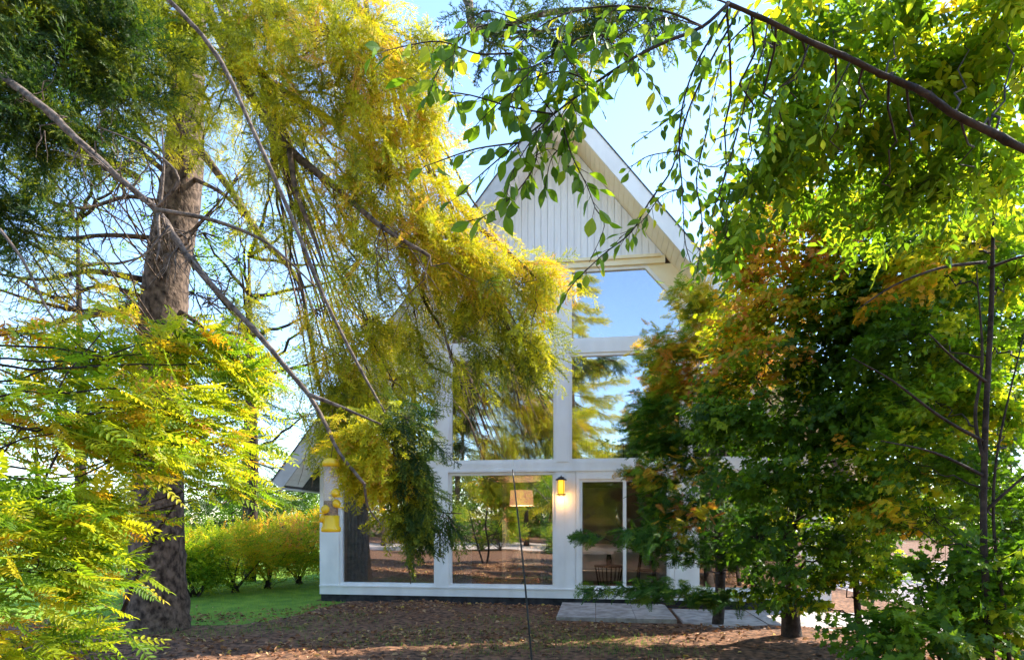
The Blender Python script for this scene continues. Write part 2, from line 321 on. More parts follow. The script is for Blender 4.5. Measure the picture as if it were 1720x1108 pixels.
# interior shell
m = MB(); m.box(-4.4, 4.34, .16, 7.9, .141, .16); m.build('floor', 'inner_floor', house)
m = MB(); m.prism([(-4.55, .2), (4.45, .2), (4.45, 2.7), (0, 8.3), (-4.55, 2.6)], 7.91, 8.0); m.build('back_wall', 'inner_wall', house)
m = MB(); m.box(-4.43, 4.35, 3.0, 7.9, 2.42, 2.56); m.build('upper_floor', 'inner_ceiling', house)
m = MB(); m.box(-4.43, 4.35, 5.2, 5.3, .16, 2.41); m.box(-1.6, -1.5, 3.2, 5.2, .16, 2.41); m.build('partition_wall', 'inner_wall', house)
for a, b in ((-3.2, -1.7), (1.9, 2.8)):
    m = MB(); m.box(a, b, 5.10, 5.195, .16, 2.1); m.build('inner_door', 'inner_ceiling', house)
m = MB()
m.box(-3.9, 3.9, 2.98, 3.04, 3.38, 3.43); m.box(-3.9, 3.9, 2.99, 3.03, 2.62, 2.65)
for k in range(66): m.box(-3.88 + k * .118, -3.86 + k * .118, 3.0, 3.02, 2.65, 3.38)
m.build('railing', 'black', house)
m = MB(); m.box(.9, 1.9, 7.86, 7.905, 3.4, 4.3); m.build('rear_window', 'curtain_white', house)
# sliding door
m = MB(); y0, y1 = -.03, .10
m.box(.24, .30, y0, y1, .312, 2.40); m.box(1.88, 1.94, y0, y1, .312, 2.40); m.box(.30, 1.88, y0, y1, 2.26, 2.40); m.box(.24, 1.94, -.07, y0, .20, .315)
dr = m.build('sliding_door', 'white', house)
for a, b, y in ((.30, 1.12, .0), (1.06, 1.88, .05)):
    m = MB(); m.box(a, a + .05, y, y + .035, .315, 2.26); m.box(b - .06, b, y, y + .035, .315, 2.26); m.box(a + .05, b - .06, y, y + .035, 2.21, 2.26); m.box(a + .05, b - .06, y, y + .035, .315, .37)
    m.build('door_frame', 'white', dr)
    m = MB(); m.box(a + .045, b - .055, y + .015, y + .020, .365, 2.215); m.build('pane', 'door_glass', dr)
m = MB(); m.tube([(.325, -.01, 1.12), (.325, -.045, 1.14), (.325, -.045, 1.36), (.325, -.01, 1.38)], .009, 8); m.build('handle', 'black', dr)
# wall lantern
lx, lz = -.02, 2.12
m = MB(); m.box(lx - .05, lx + .05, -.045, -.033, lz - .16, lz + .18)
m.lathe([(.02, .18), (.045, .165), (.095, .13), (.10, .115), (.02, .115)][::-1], (lx, -.13, lz)); m.lathe([(.08, -.15), (.085, -.13)], (lx, -.13, lz))
for a in range(4):
    cx, cy = lx + .073 * math.cos(a * math.pi / 2 + .785), -.13 + .073 * math.sin(a * math.pi / 2 + .785); m.box(cx - .006, cx + .006, cy - .006, cy + .006, lz - .13, lz + .12)
m.tube([(lx, -.04, lz + .15), (lx, -.10, lz + .20), (lx, -.13, lz + .18)], .009, 6)
ln = m.build('wall_lantern', 'black', house)
m = MB(); m.lathe([(.062, -.13), (.066, 0), (.062, .113)], (lx, -.13, lz)); m.build('lamp_glass', 'amber', ln, True)
pl = bpy.data.lights.new('lantern_light', 'POINT'); pl.energy = 1.6; pl.color = (1, .5, .12); pl.shadow_soft_size = .05
plo = bpy.data.objects.new('lantern_light', pl); COL.objects.link(plo); plo.location = (lx, -.13, lz - .21)
# ================================================================ THINGS INDOORS
def curtain(x0, x1, y, z0, z1, mat, label):
    n = 40; xs = np.linspace(x0, x1, n); ys = y + .035 * np.sin(np.arange(n) * .95) ; m = MB()
    for off in (0, .006):
        v = [(x, yy + off, z) for z in (z0, z1) for x, yy in zip(xs, ys)]
        m.faces(v, [(i, i + 1, i + 1 + n, i + n) for i in range(n - 1)])
    o = m.build('curtain', mat, None, True, loc=((x0 + x1) / 2, y, z0)); tag(o, label, 'curtain', 'curtains hanging indoors')
curtain(-4.15, -3.72, .24, .17, 2.40, 'curtain_grey', 'grey blue curtain hanging behind the leftmost ground floor window')
curtain(-2.05, -1.70, .26, .17, 2.40, 'curtain_white', 'pale sheer curtain at the left edge of the window beside the lantern')
curtain(-.42, -.16, .26, .17, 2.40, 'curtain_white', 'narrow pale curtain just left of the lantern post')
pc = P(876, 836, 13.3); pd = thing('pendant_lamp', 'glowing peach drum pendant lamp seen through the window left of the lantern', 'lamp', (pc[0], pc[1], pc[2]))
m = MB(); an_ = np.linspace(0, 2 * np.pi, 28, endpoint=False)
for r0, r1 in ((.27, .25), (.262, .242)):
    v = [(pc[0] + rr_ * math.cos(a), pc[1] + rr_ * math.sin(a), pc[2] + z) for rr_, z in ((r0, -.17), (r1, .17)) for a in an_]; m.faces(v, [(j, (j + 1) % 28, 28 + (j + 1) % 28, 28 + j) for j in range(28)])
m.build('lamp_shade', 'shade', pd, True)
ql = bpy.data.lights.new('pendant_light', 'POINT'); ql.energy = 22; ql.color = (1, .72, .5); ql.shadow_soft_size = .05
qlo = bpy.data.objects.new('pendant_light', ql); COL.objects.link(qlo); qlo.location = tuple(pc)
m = MB(); m.tube([pc + (0, 0, .17), pc + (0, 0, 2.9)], .006, 5); m.build('cord', 'black', pd)
def rbox(m, x0, x1, y0, y1, z0, z1, r=.05):      # box with rounded vertical profile
    q = [(x0, z0), (x1, z0), (x1, z1 - r), (x1 - r * .3, z1 - r * .3), (x1 - r, z1), (x0 + r, z1), (x0 + r * .3, z1 - r * .3), (x0, z1 - r)]
    m.prism(q, y0, y1)
sf = thing('sofa', 'cream sofa with cushions seen through the sliding door', 'sofa', (.9, 2.6, .16))
m = MB(); rbox(m, .0, 1.9, 2.2, 3.0, .24, .45); m.build('seat', 'sofa', sf)
m = MB(); rbox(m, .0, 1.9, 2.75, 3.05, .452, 1.0, .1); m.build('backrest', 'sofa', sf)
for a in (-.2, 1.903):
    m = MB(); rbox(m, a, a + .197, 2.15, 3.05, .24, .75, .08); m.build('armrest', 'sofa', sf)
for a in (.1, 1.0):
    m = MB(); rbox(m, a, a + .75, 2.5, 2.72, .453, .86, .12); m.build('cushion', 'curtain_white', sf)
for a in (-.1, 1.95):
    for b in (2.25, 2.9):
        m = MB(); m.tube([(a, b, .16), (a, b, .24)], .02, 8); m.build('leg', 'black', sf)
tb = thing('side_table', 'round black wire side table standing inside the sliding door', 'table', (.85, 1.5, .16))
m = MB(); m.lathe([(.30, .44), (.30, .465)], (.85, 1.5, .16), 24); m.build('table_top', 'black', tb)
m = MB()
for k in range(18):
    a = k * 2 * math.pi / 18; m.tube([(.85 + .28 * math.cos(a), 1.5 + .28 * math.sin(a), .60), (.85 + .2 * math.cos(a), 1.5 + .2 * math.sin(a), .165)], .006, 4)
m.build('wire_base', 'black', tb)
m = MB(); m.lathe([(.05, 0), (.06, .1), (.04, .2), (.045, .22)], (.85, 1.5, .626), 14); o = m.build('vase', 'black', None, True, loc=(.85, 1.5, .626)); tag(o, 'dark vase standing on the black wire side table', 'vase')
sx_, sy_ = 1.62, 1.9
sl_ = thing('tripod_stool', 'tall black stool with splayed legs behind the right door pane', 'stool', (sx_, sy_, .16))
m = MB(); m.lathe([(.15, .98), (.17, 1.0), (.17, 1.05), (.15, 1.07)], (sx_, sy_, .16), 20); m.build('seat', 'black', sl_)
for k in range(4):
    a = k * math.pi / 2 + .785; m = MB(); m.tube([(sx_ + .1 * math.cos(a), sy_ + .1 * math.sin(a), 1.15), (sx_ + .27 * math.cos(a), sy_ + .27 * math.sin(a), .16)], .022, 8); m.build('leg', 'black', sl_)
m = MB(); m.tube([(sx_ + .2 * math.cos(a), sy_ + .2 * math.sin(a), .5) for a in np.linspace(0, 2 * math.pi, 17)], .01, 6, cap=False); m.build('footrest', 'black', sl_)
ax, ay = -.75, 2.0
ac = thing('armchair', 'pale round backed armchair with dark legs behind the window left of the lantern', 'armchair', (ax, ay, .16))
m = MB(); m.lathe([(.26, .26), (.34, .30), (.34, .42), (.28, .46)], (ax, ay, .16), 20); m.build('seat', 'sofa', ac, True)
m = MB()
for k in range(9):
    a = math.pi * (.02 + k * .12); m.tube([(ax + .34 * math.cos(a), ay + .30 * math.sin(a), .5), (ax + .38 * math.cos(a), ay + .34 * math.sin(a), .78 + .2 * math.sin(a))], [.075, .07], 8)
m.build('backrest', 'sofa', ac, True)
for k in range(4):
    a = k * math.pi / 2 + .785; m = MB(); m.tube([(ax + .15 * math.cos(a), ay + .15 * math.sin(a), .42), (ax + .33 * math.cos(a), ay + .33 * math.sin(a), .16)], .018, 6); m.build('leg', 'black', ac)
# ================================================================ FOLIAGE PROTOTYPES (x = along the twig, y = side, z = up)
def pleaf(L, Wd, fold=.15, curl=.1):
    v = np.array([(0, 0, 0), (.30 * L, Wd * .46, fold * Wd), (.68 * L, Wd * .40, fold * Wd - curl * L * .4), (L, 0, -curl * L), (.68 * L, -Wd * .40, fold * Wd - curl * L * .4), (.30 * L, -Wd * .46, fold * Wd), (.5 * L, 0, -curl * L * .25)])
    return v, [(0, 6, 2, 1), (6, 3, 2), (0, 5, 4, 6), (6, 4, 3)]
def pleaf_hi(L, Wd, fold=.1, curl=.1):
    st = [(0, 0), (.10, .17), (.26, .38), (.46, .5), (.66, .42), (.82, .24), (.93, .09), (1, 0)]
    v = [(t * L, 0, -curl * L * t * t) for t, _ in st]; n = len(st)
    for sg in (1, -1): v += [(t * L, sg * w_ * Wd, -curl * L * t * t + fold * w_ * Wd) for t, w_ in st[1:-1]]
    f = [(0, 1, n), (n - 2, n - 1, n + n - 3)] + [(i, i + 1, n + i, n + i - 1) for i in range(1, n - 2)]
    o = 2 * n - 2; f += [(0, o, 1), (n - 2, o + n - 3, n - 1)] + [(i, o + i - 1, o + i, i + 1) for i in range(1, n - 2)]
    return np.array(v), f
def rz(a): c, s = math.cos(a), math.sin(a); return np.array([[c, -s, 0], [s, c, 0], [0, 0, 1.]])
def rx(a): c, s = math.cos(a), math.sin(a); return np.array([[1., 0, 0], [0, c, -s], [0, s, c]])
def ry(a): c, s = math.cos(a), math.sin(a); return np.array([[c, 0, s], [0, 1., 0], [-s, 0, c]])
class Proto:
    def __init__(s): s.v = []; s.f = []; s.k = 0
    def put(s, v, f, m=np.eye(3), o=(0, 0, 0)):
        s.v.append(np.asarray(v) @ np.asarray(m).T + np.asarray(o)); s.f += [tuple(i + s.k for i in q) for q in f]; s.k += len(v)
    def stem(s, a, b, w):
        a = np.array(a, float); b = np.array(b, float); s.put([a + (0, w, 0), a - (0, w, 0), b - (0, w * .5, 0), b + (0, w * .5, 0)], [(0, 1, 2, 3)]); s.put([a + (0, 0, w), a - (0, 0, w), b - (0, 0, w * .5), b + (0, 0, w * .5)], [(0, 1, 2, 3)])
    def done(s): return np.concatenate(s.v), np.array([i for q in s.f for i in q]), np.array([len(q) for q in s.f])
u = lambda a, b: random.uniform(a, b)
def beech_twig(n=9, L=.30, ll=.072):
    p = Proto(); p.stem((0, 0, 0), (L, 0, -.02), .0016)
    for i in range(n):
        t = (i + .6) / n; sgn = 1 if i % 2 else -1; l = ll * u(.75, 1.15)
        v, f = pleaf(l, l * u(.45, .55), u(.05, .3), u(0, .25))
        p.put(v, f, rz(sgn * u(.6, 1.1) if i < n - 1 else 0) @ ry(u(-.1, .7)) @ rx(u(-.6, .6)), (L * t, 0, -.02 * t))
    return p.done()
MAPLE = [(0, 0), (.16, -.28), (.34, -.2), (.42, -.52), (.58, -.3), (.72, -.34), (.70, -.16), (1.0, 0), (.70, .16), (.72, .34), (.58, .3), (.42, .52), (.34, .2), (.16, .28)]
def maple_twig(n=7, L=.24, ll=.085):
    p = Proto(); p.stem((0, 0, 0), (L, 0, 0), .002)
    for i in range(n):
        t = (i + .7) / n; l = ll * u(.7, 1.2); sgn = 1 if i % 2 else -1; fo = u(.1, .35)
        v = np.array([(x * l, y * l, abs(y) * l * fo - x * x * l * u(.05, .3)) for x, y in MAPLE]); c = np.array([[.4 * l, 0, -.03 * l]])
        v = np.concatenate([v, c]); f = [(14, k, (k + 1) % 14) for k in range(14)]
        p.put(v, f, rz(sgn * u(.3, 1.3)) @ ry(u(.0, 1.0)) @ rx(u(-.6, .6)), (L * t, sgn * .02, u(-.02, .01)))
    return p.done()
def rowan_leaf(n=7, L=.20):
    p = Proto(); p.stem((0, 0, 0), (L, 0, -.03), .0018)
    for i in range(n):
        t = .22 + .74 * i / (n - 1); l = .058 * math.sin(.6 + 2.0 * t) * u(.9, 1.1)
        for sgn in (-1, 1):
            v, f = pleaf(l, l * .34, .12, u(.02, .15)); p.put(v, f, rz(sgn * u(.95, 1.2)) @ ry(u(0, .3)) @ rx(u(-.25, .25)), (L * t, 0, -.03 * t))
    v, f = pleaf(.05, .017, .1, .1); p.put(v, f, np.eye(3), (L, 0, -.03))
    return p.done()
def thuja_spray(L=.16):
    p = Proto()
    for i in range(8):
        t = (i + .5) / 8
        for sgn in (-1, 1):
            l = L * .55 * (1 - t * .75) * u(.7, 1.1); a = sgn * u(.6, .9)
            m_ = rz(a) @ rx(u(-.3, .3)); o = np.array([L * t, 0, -.02 * t])
            p.put([(0, 0, 0), (l * .5, .005, 0), (l, 0, -.008), (l * .5, -.005, 0)], [(0, 3, 2, 1)], m_, o)
            for q in (.35, .65):
                l2 = l * .45; p.put([(0, 0, 0), (l2 * .5, .004, 0), (l2, 0, -.003), (l2 * .5, -.004, 0)], [(0, 3, 2, 1)], m_ @ rz(sgn * .7), o + m_ @ np.array([l * q, 0, 0]))
    p.put([(0, 0, 0), (L * .5, .006, -.01), (L, 0, -.02), (L * .5, -.006, -.01)], [(0, 3, 2, 1)])
    return p.done()
def needle_twig(L=.20, n=26, nl=.024, nw=.0026, side=2):
    p = Proto(); p.stem((0, 0, 0), (L, 0, 0), .0018)
    segs = [(np.zeros(3), 0.0, L, n)]
    for k in range(side): segs.append((np.array([L * u(.2, .7), 0, 0]), (1 if k % 2 else -1) * u(.5, .9), L * u(.4, .6), n // 2))
    for o, a, l, c in segs:
        R0 = rz(a)
        for i in range(c):
            t = (i + .5) / c; ph = random.random() * 6.283; nn = nl * u(.8, 1.1)
            m_ = R0 @ rx(ph) @ rz(u(.5, .95)); q = o + R0 @ np.array([l * t, 0, 0])
            p.put([(0, -nw, 0), (0, nw, 0), (nn, 0, 0)], [(0, 1, 2)], m_, q)
    return p.done()
def frond(L=.55, n=18, nl=.027, nw=.0042):
    p = Proto(); tn = []
    kx = lambda t: np.array([L * (t - .12 * t * t), L * cy_ * t * t, -L * .22 * t * t])
    cy_ = u(-.15, .15); pts = [kx(t) for t in np.linspace(0, 1, 6)]
    for a, b in zip(pts[:-1], pts[1:]): p.stem(a, b, .0022)
    tn += [0.0] * p.k
    for i in range(n):
        t = .08 + .9 * i / n; o = kx(t); a = (1 if i % 2 else -1) * u(.55, .95); l = L * .34 * (1 - .72 * t) * u(.6, 1.15); c = int(7 + 10 * (1 - t)); R0 = rz(a) @ ry(u(-.1, .45))
        k0 = p.k; p.stem(o, o + R0 @ np.array([l, 0, 0]), .0011); tn += [0.0] * (p.k - k0)
        for j in range(c):
            q = (j + .5) / c; m_ = R0 @ rx(random.random() * 6.283) @ rz(u(.4, .9)); b_ = o + R0 @ np.array([l * q, 0, -.1 * l * q * q])
            p.put([(0, -nw, 0), (0, nw, 0), (nl * u(.8, 1.15), 0, 0)], [(0, 1, 2)], m_, b_); tn += [-.08 + .2 * q] * 3
    v, l, nn = p.done(); return v, l, nn, np.array(tn)
BEECH = [beech_twig(random.randint(7, 11)) for _ in range(5)]
BEECH_S = [beech_twig(8, .2, .045) for _ in range(4)]
MAPLES = [maple_twig() for _ in range(5)]
ROWAN = [rowan_leaf(random.randint(6, 8), u(.18, .23)) for _ in range(4)]
THUJA = [thuja_spray() for _ in range(4)]
FROND = [frond() for _ in range(6)]; FRONDS = [frond(.34, 14, .022, .0036) for _ in range(5)]; FRONDN = [frond(.22, 15, .015, .0021) for _ in range(5)]
NEED = [needle_twig(.15, 15, .023, .0036, 3) for _ in range(5)]
NEEDF = [needle_twig(.26, 18, .04, .0045, 2) for _ in range(4)]     # for trees farther away
def frames(dirs, roll=.5, k=None):
    d = np.asarray(dirs, float); d = d / (np.linalg.norm(d, axis=1)[:, None] + 1e-9)
    up = np.array([0, 0, 1.0]) + 0 * d; up = up + rng.normal(0, roll, d.shape)
    y = np.cross(up, d); y /= np.linalg.norm(y, axis=1)[:, None] + 1e-9; z = np.cross(d, y)
    return np.stack([d, y, z], -1)
def curve(a, b, n=7, sag=0.0, wob=0.0):
    a = np.asarray(a, float); b = np.asarray(b, float); t = np.linspace(0, 1, n)[:, None]; p = a + (b - a) * t
    p[:, 2] -= (sag * 4 * t * (1 - t))[:, 0]
    if wob: w_ = rng.normal(0, wob, (n, 3)) * np.sin(t * np.pi); p += w_
    return p
def spline(pts, n=5):
    p = np.asarray(pts, float); out = []
    q = np.vstack([2 * p[0] - p[1], p, 2 * p[-1] - p[-2]])
    for i in range(1, len(q) - 2):
        for t in np.linspace(0, 1, n, endpoint=False):
            out.append(.5 * ((2 * q[i]) + (-q[i - 1] + q[i + 1]) * t + (2 * q[i - 1] - 5 * q[i] + 4 * q[i + 1] - q[i + 2]) * t * t + (-q[i - 1] + 3 * q[i] - 3 * q[i + 1] + q[i + 2]) * t ** 3))
    out.append(p[-1]); return np.array(out)
class Tree:
    def __init__(s, name, label, cat, base, leafmat, barkmat, group=None):
        s.o = thing(name, label, cat, base, group); s.trunk = MB(); s.limb = MB(); s.leaf = MB(); s.lm = leafmat; s.bm = barkmat; s.axis = []
    def trunk_path(s, pts, r, sides=14, wob=.03):
        p = spline(pts, 5); rr = np.interp(np.linspace(0, 1, len(p)), np.linspace(0, 1, len(r)), r); s.trunk.tube(p, rr, sides, wob=wob); s.axis.append(p)
    def limb_path(s, pts, r0, r1, sides=7, n=4, wob=.06):
        p = spline(pts, n); s.limb.tube(p, np.linspace(r0, r1, len(p)), sides, wob=wob); return p
    def near(s, c, below=.3):
        A = np.concatenate(s.axis); dz = c[2] - A[:, 2]; dist = np.linalg.norm(A - c, axis=1) + np.where(dz < below, 1.5 * (below - dz), 0)
        return A[np.argmin(dist)]
    def blob(s, c, rad, n, protos, tint, root=None, droop=.3, clus=12, roll=.6, scale=(.85, 1.2), limb_r=.02, sig=.28, horiz=.6, connect=True, spread=.45):
        """a bough: limb from the trunk to the clump centre, sub twigs to cluster centres, sprays round each"""
        c = np.asarray(c, float); rad = np.asarray(rad, float)
        root = s.near(c) if root is None else np.asarray(root, float)
        if connect: s.limb.tube(curve(root, c, 9, .04 * np.linalg.norm(c - root), .03), np.linspace(limb_r, limb_r * .35, 9), 6, wob=.05)
        d = rng.normal(0, 1, (clus, 3)); d /= np.linalg.norm(d, axis=1)[:, None]
        cc = c + d * rad * (rng.random((clus, 1)) ** .45) * .85
        if connect:
            for q in cc: s.limb.tube(curve(c + (q - c) * .05, q, 5, .02, .02), np.linspace(limb_r * .32, .003, 5), 4, cap=False)
        k = rng.integers(0, clus, n); pos = cc[k] + rng.normal(0, 1, (n, 3)) * rad * sig
        out = pos - root; out[:, 2] *= horiz; out /= np.linalg.norm(out, axis=1)[:, None] + 1e-9
        out += rng.normal(0, spread, (n, 3)); out[:, 2] -= droop
        F = frames(out, roll); ct = rng.normal(0, .06, clus)
        ti = np.clip(rng.uniform(tint[0], tint[1], n) + ct[k], 0, 1); sc = rng.uniform(*scale, n); which = rng.integers(0, len(protos), n)
        for j, pr in enumerate(protos):
            w_ = which == j; s.leaf.stamp(pr, pos[w_], F[w_], sc[w_], ti[w_])
    def along(s, path, n, protos, tint, droop=.2, side=.8, sp=.04, scale=(.8, 1.2), roll=.5, t0=.1):
        t = rng.uniform(t0, 1, n) * (len(path) - 1); i = np.minimum(t.astype(int), len(path) - 2); f = (t - i)[:, None]
        pos = path[i] * (1 - f) + path[i + 1] * f; d = path[i + 1] - path[i]; d /= np.linalg.norm(d, axis=1)[:, None] + 1e-9
        lat = np.cross(d, [0, 0, 1.0]); lat *= rng.choice([-1, 1], n)[:, None]
        out = d + lat * side + rng.normal(0, .3, (n, 3)); out[:, 2] -= droop; pos = pos + rng.normal(0, sp, (n, 3))
        F = frames(out, roll); ti = np.clip(rng.uniform(*tint, n), 0, 1); sc = rng.uniform(*scale, n); which = rng.integers(0, len(protos), n)
        for j, pr in enumerate(protos):
            w_ = which == j; s.leaf.stamp(pr, pos[w_], F[w_], sc[w_], ti[w_])
    def done(s):
        if s.trunk.k: s.trunk.build('trunk', s.bm, s.o, True)
        if s.limb.k: s.limb.build('branches', s.bm, s.o, True)
        if s.leaf.k: s.leaf.build('crown', s.lm, s.o)
def B(tr, px, py, rpx, rpy, d, n, protos, tint, dd=None, **kw):
    k = d / F0; tr.blob(P(px, py, d), (rpx * k, (dd or rpx * k * .8), rpy * k), n, protos, tint, **kw)
# ================================================================ BIG SPRUCE (left)
sp = Tree('spruce_tree', 'big old spruce with grey trunk at left and golden drooping boughs', 'tree', G(262, 1066), 'needle', 'bark')
TR = [(256, 1076, 150), (260, 1055, 112), (263, 1020, 96), (264, 950, 84), (266, 850, 77), (268, 700, 74), (272, 560, 72), (285, 430, 67), (303, 330, 62), (310, 250, 56), (315, 150, 50), (325, 0, 42), (335, -200, 34), (345, -450, 22)]
D0 = 8.1
sp.trunk_path([P(x, y, D0) for x, y, _ in TR], [w_ / 2 / F0 * D0 for *_, w_ in TR], 24, .035)
def L(tr, pts, d0, d1, w0, w1, dark=None, sides=8):
    n = len(pts); ds = np.linspace(d0, d1, n); p = [P(x, y, d) for (x, y), d in zip(pts, ds)]
    return tr.limb_path(p, w0 / 2 / F0 * d0, w1 / 2 / F0 * d1, sides)
GOLD = (.58, .86); OL = (.35, .6); DK = (.04, .36); YG = (.42, .68)
# top right boughs carrying the golden curtain
b1 = L(sp, [(330, -60), (345, 10), (400, 120), (440, 190), (487, 252), (560, 312), (640, 380), (722, 430)], 7.9, 5.2, 22, 5)
b2 = L(sp, [(487, 252), (497, 320), (528, 400), (545, 455)], 6.2, 5.8, 11, 4)
b3 = L(sp, [(345, -90), (380, 30), (420, 100), (470, 150), (600, 230), (700, 330)], 7.9, 6.0, 20, 4)
b4 = L(sp, [(318, 230), (350, 270), (395, 330), (440, 400), (500, 470), (520, 560), (545, 690)], 7.9, 6.2, 14, 4)
b5 = L(sp, [(330, -120), (450, -60), (560, -20), (640, 60), (700, 160), (760, 330), (850, 420), (905, 470)], 7.9, 6.0, 20, 4)
b6 = L(sp, [(610, -40), (640, 200), (700, 470), (742, 552), (757, 600)], 6.5, 6.0, 8, 3)
b7 = L(sp, [(330, -200), (500, -140), (700, -80), (780, -10), (795, 45), (850, 42), (930, 20), (1090, 15)], 8, 5.0, 20, 6)
for (x, y, rx_, ry_, d, n, ti) in [
    (470, 20, 90, 80, 6.4, 520, GOLD), (560, 60, 110, 100, 6.0, 800, GOLD), (620, 170, 110, 110, 6.0, 850, GOLD), (520, 190, 100, 90, 6.3, 520, YG),
    (650, 300, 110, 90, 6.0, 720, GOLD), (560, 330, 80, 80, 6.3, 300, GOLD), (700, 390, 100, 70, 6.0, 600, GOLD), (600, 440, 95, 80, 6.2, 420, YG), (420, 60, 70, 80, 6.8, 300, YG),
    (790, 430, 90, 50, 6.2, 520, GOLD), (880, 470, 55, 45, 6.2, 340, GOLD), (830, 520, 85, 60, 6.4, 620, OL), (800, 560, 70, 26, 6.4, 180, (.2, .5)), (885, 575, 40, 40, 6.2, 170, OL),
    (620, 540, 90, 70, 6.2, 340, YG), (545, 520, 50, 70, 6.4, 120, GOLD), (660, 640, 60, 70, 6.0, 240, OL), (710, 600, 45, 60, 6.2, 150, OL), (600, 640, 50, 60, 6.2, 110, YG), (880, 600, 25, 30, 6.2, 40, DK),
    (440, 240, 60, 60, 6.6, 110, YG), (460, 380, 50, 60, 6.6, 70, YG), (430, 500, 50, 60, 6.8, 60, YG), (300, 110, 60, 100, 7.0, 330, YG), (350, 200, 45, 60, 7.2, 120, YG), (260, 40, 80, 60, 7.0, 260, OL),
    (400, 20, 80, 60, 6.6, 260, OL), (700, 60, 50, 70, 6.0, 160, YG), (710, 200, 40, 80, 6.0, 150, GOLD), (740, 330, 40, 60, 6.0, 160, GOLD), (480, 300, 60, 80, 6.4, 130, YG), (630, 590, 70, 80, 6.4, 180, YG), (670, 680, 50, 60, 6.4, 80, OL), (600, 720, 40, 60, 6.4, 90, OL), (560, 600, 50, 90, 6.4, 90, GOLD), (760, 470, 60, 60, 6.3, 220, GOLD), (700, 520, 40, 60, 6.2, 110, YG), (760, 600, 40, 30, 6.4, 30, OL), (860, 560, 60, 60, 6.3, 200, (.3, .75)), (600, 560, 60, 60, 6.2, 200, GOLD), (560, 660, 40, 60, 6.2, 130, OL), (645, 690, 50, 60, 6.2, 130, OL), (530, 620, 30, 50, 6.2, 70, YG), (600, 640, 50, 50, 6.3, 100, YG), (545, 690, 30, 40, 6.2, 90, YG), (575, 600, 40, 50, 6.2, 110, GOLD), (540, 730, 24, 24, 6.2, 40, OL), (390, 130, 70, 60, 6.8, 160, YG), (200, 150, 70, 60, 7.0, 150, OL), (220, 240, 50, 40, 7.2, 70, YG), (400, 300, 50, 60, 6.8, 60, YG), (120, 400, 70, 50, 7.0, 50, YG), (160, 480, 60, 40, 7.0, 50, GOLD), (380, 560, 50, 60, 6.8, 60, OL), (440, 640, 50, 60, 6.8, 50, YG), (300, 230, 30, 40, 7.2, 70, YG)]:
    B(sp, x, y, rx_, ry_, d, int(n * (.30 if y < 440 or x < 600 else .20)), FROND, (ti[0] - .12, ti[1] + .04) if ti == GOLD else (ti[0], ti[1] + .08), droop=1.0, horiz=.2, spread=.6, roll=1.2, limb_r=.018, clus=max(9, n // 22), sig=.24, root=b5[min(len(b5) - 1, 12)] if x > 700 else (b3[10] if x > 440 else None), scale=(.6, 1.15))
for (x, y, rx_, ry_, d, n, ti) in [(840, 40, 60, 35, 5.2, 140, DK), (930, 50, 60, 50, 5.2, 130, DK), (1010, 30, 70, 40, 5.1, 200, DK), (1085, 20, 60, 30, 5.0, 130, DK), (960, 100, 40, 50, 5.3, 50, OL), (880, 120, 30, 30, 5.2, 30, DK), (970, 60, 25, 40, 5.2, 40, GOLD)]:
    B(sp, x, y, rx_, ry_, d, int(n * .35), FRONDS, ti, droop=.6, horiz=.3, spread=.7, root=b7[-12], clus=7, limb_r=.012)
for k in range(150):               # fine bare tan twigs threaded through the golden boughs
    pa = [b1, b3, b4, b5][k % 4]; a = pa[int(rng.integers(6, len(pa)))]; q = a + np.array([u(-.5, .5), u(-.4, .4), u(-.9, -.1)])
    sp.limb.tube(curve(a, q, 6, u(-.1, .1), .04), np.linspace(.006, .002, 6), 4, cap=False)
# bare and leafy limbs on the left side of the trunk
for pts, d1, w0 in [([(235, 300), (180, 270), (120, 250), (40, 200), (-60, 170)], 7.4, 12), ([(262, 400), (180, 395), (100, 400), (0, 380)], 7.2, 9), ([(240, 470), (150, 455), (70, 470), (-30, 455)], 7.5, 12), ([(236, 520), (150, 530), (60, 550), (-30, 570)], 7.3, 12),
                    ([(245, 500), (170, 480), (100, 500), (30, 470)], 6.8, 8), ([(240, 560), (200, 640), (150, 700)], 7, 8), ([(300, 350), (220, 330), (140, 350), (60, 330)], 7, 8), ([(310, 200), (230, 160), (130, 150), (20, 110)], 6.6, 12), ([(290, 300), (200, 220), (150, 140), (130, 30)], 7, 10),
                    ([(325, 300), (380, 330), (440, 400)], 7, 8), ([(312, 170), (240, 90), (200, 0)], 7, 10), ([(300, 520), (350, 560), (400, 640), (430, 700)], 7.6, 9)]:
    pth = L(sp, pts, 8.05, d1, w0, 3)
    for k in range(26):            # fine bare twigs
        i = rng.integers(3, len(pth)); a = pth[i]; q = a + np.array([u(-.5, .5), u(-.4, .4), u(-.55, .25)]); sp.limb.tube(curve(a, q, 5, u(-.05, .1), .03), np.linspace(.007, .002, 5), 4, cap=False)
        if k % 2: q2 = q + np.array([u(-.3, .3), u(-.2, .2), u(-.35, .1)]); sp.limb.tube(curve(q, q2, 4, 0, .02), np.linspace(.004, .0015, 4), 3, cap=False)
for (x, y, rx_, ry_, d, n, ti) in [(90, 300, 50, 70, 6.5, 160, YG), (60, 260, 40, 30, 6.5, 60, YG), (60, 440, 60, 60, 7, 30, YG), (220, 500, 30, 40, 7, 60, GOLD), (130, 560, 60, 40, 7, 60, OL), (20, 420, 60, 40, 6.5, 60, DK)]:
    B(sp, x, y, rx_, ry_, d, int(n * .4), FRONDS, ti, droop=.8, horiz=.3, spread=.7, clus=8, limb_r=.012)
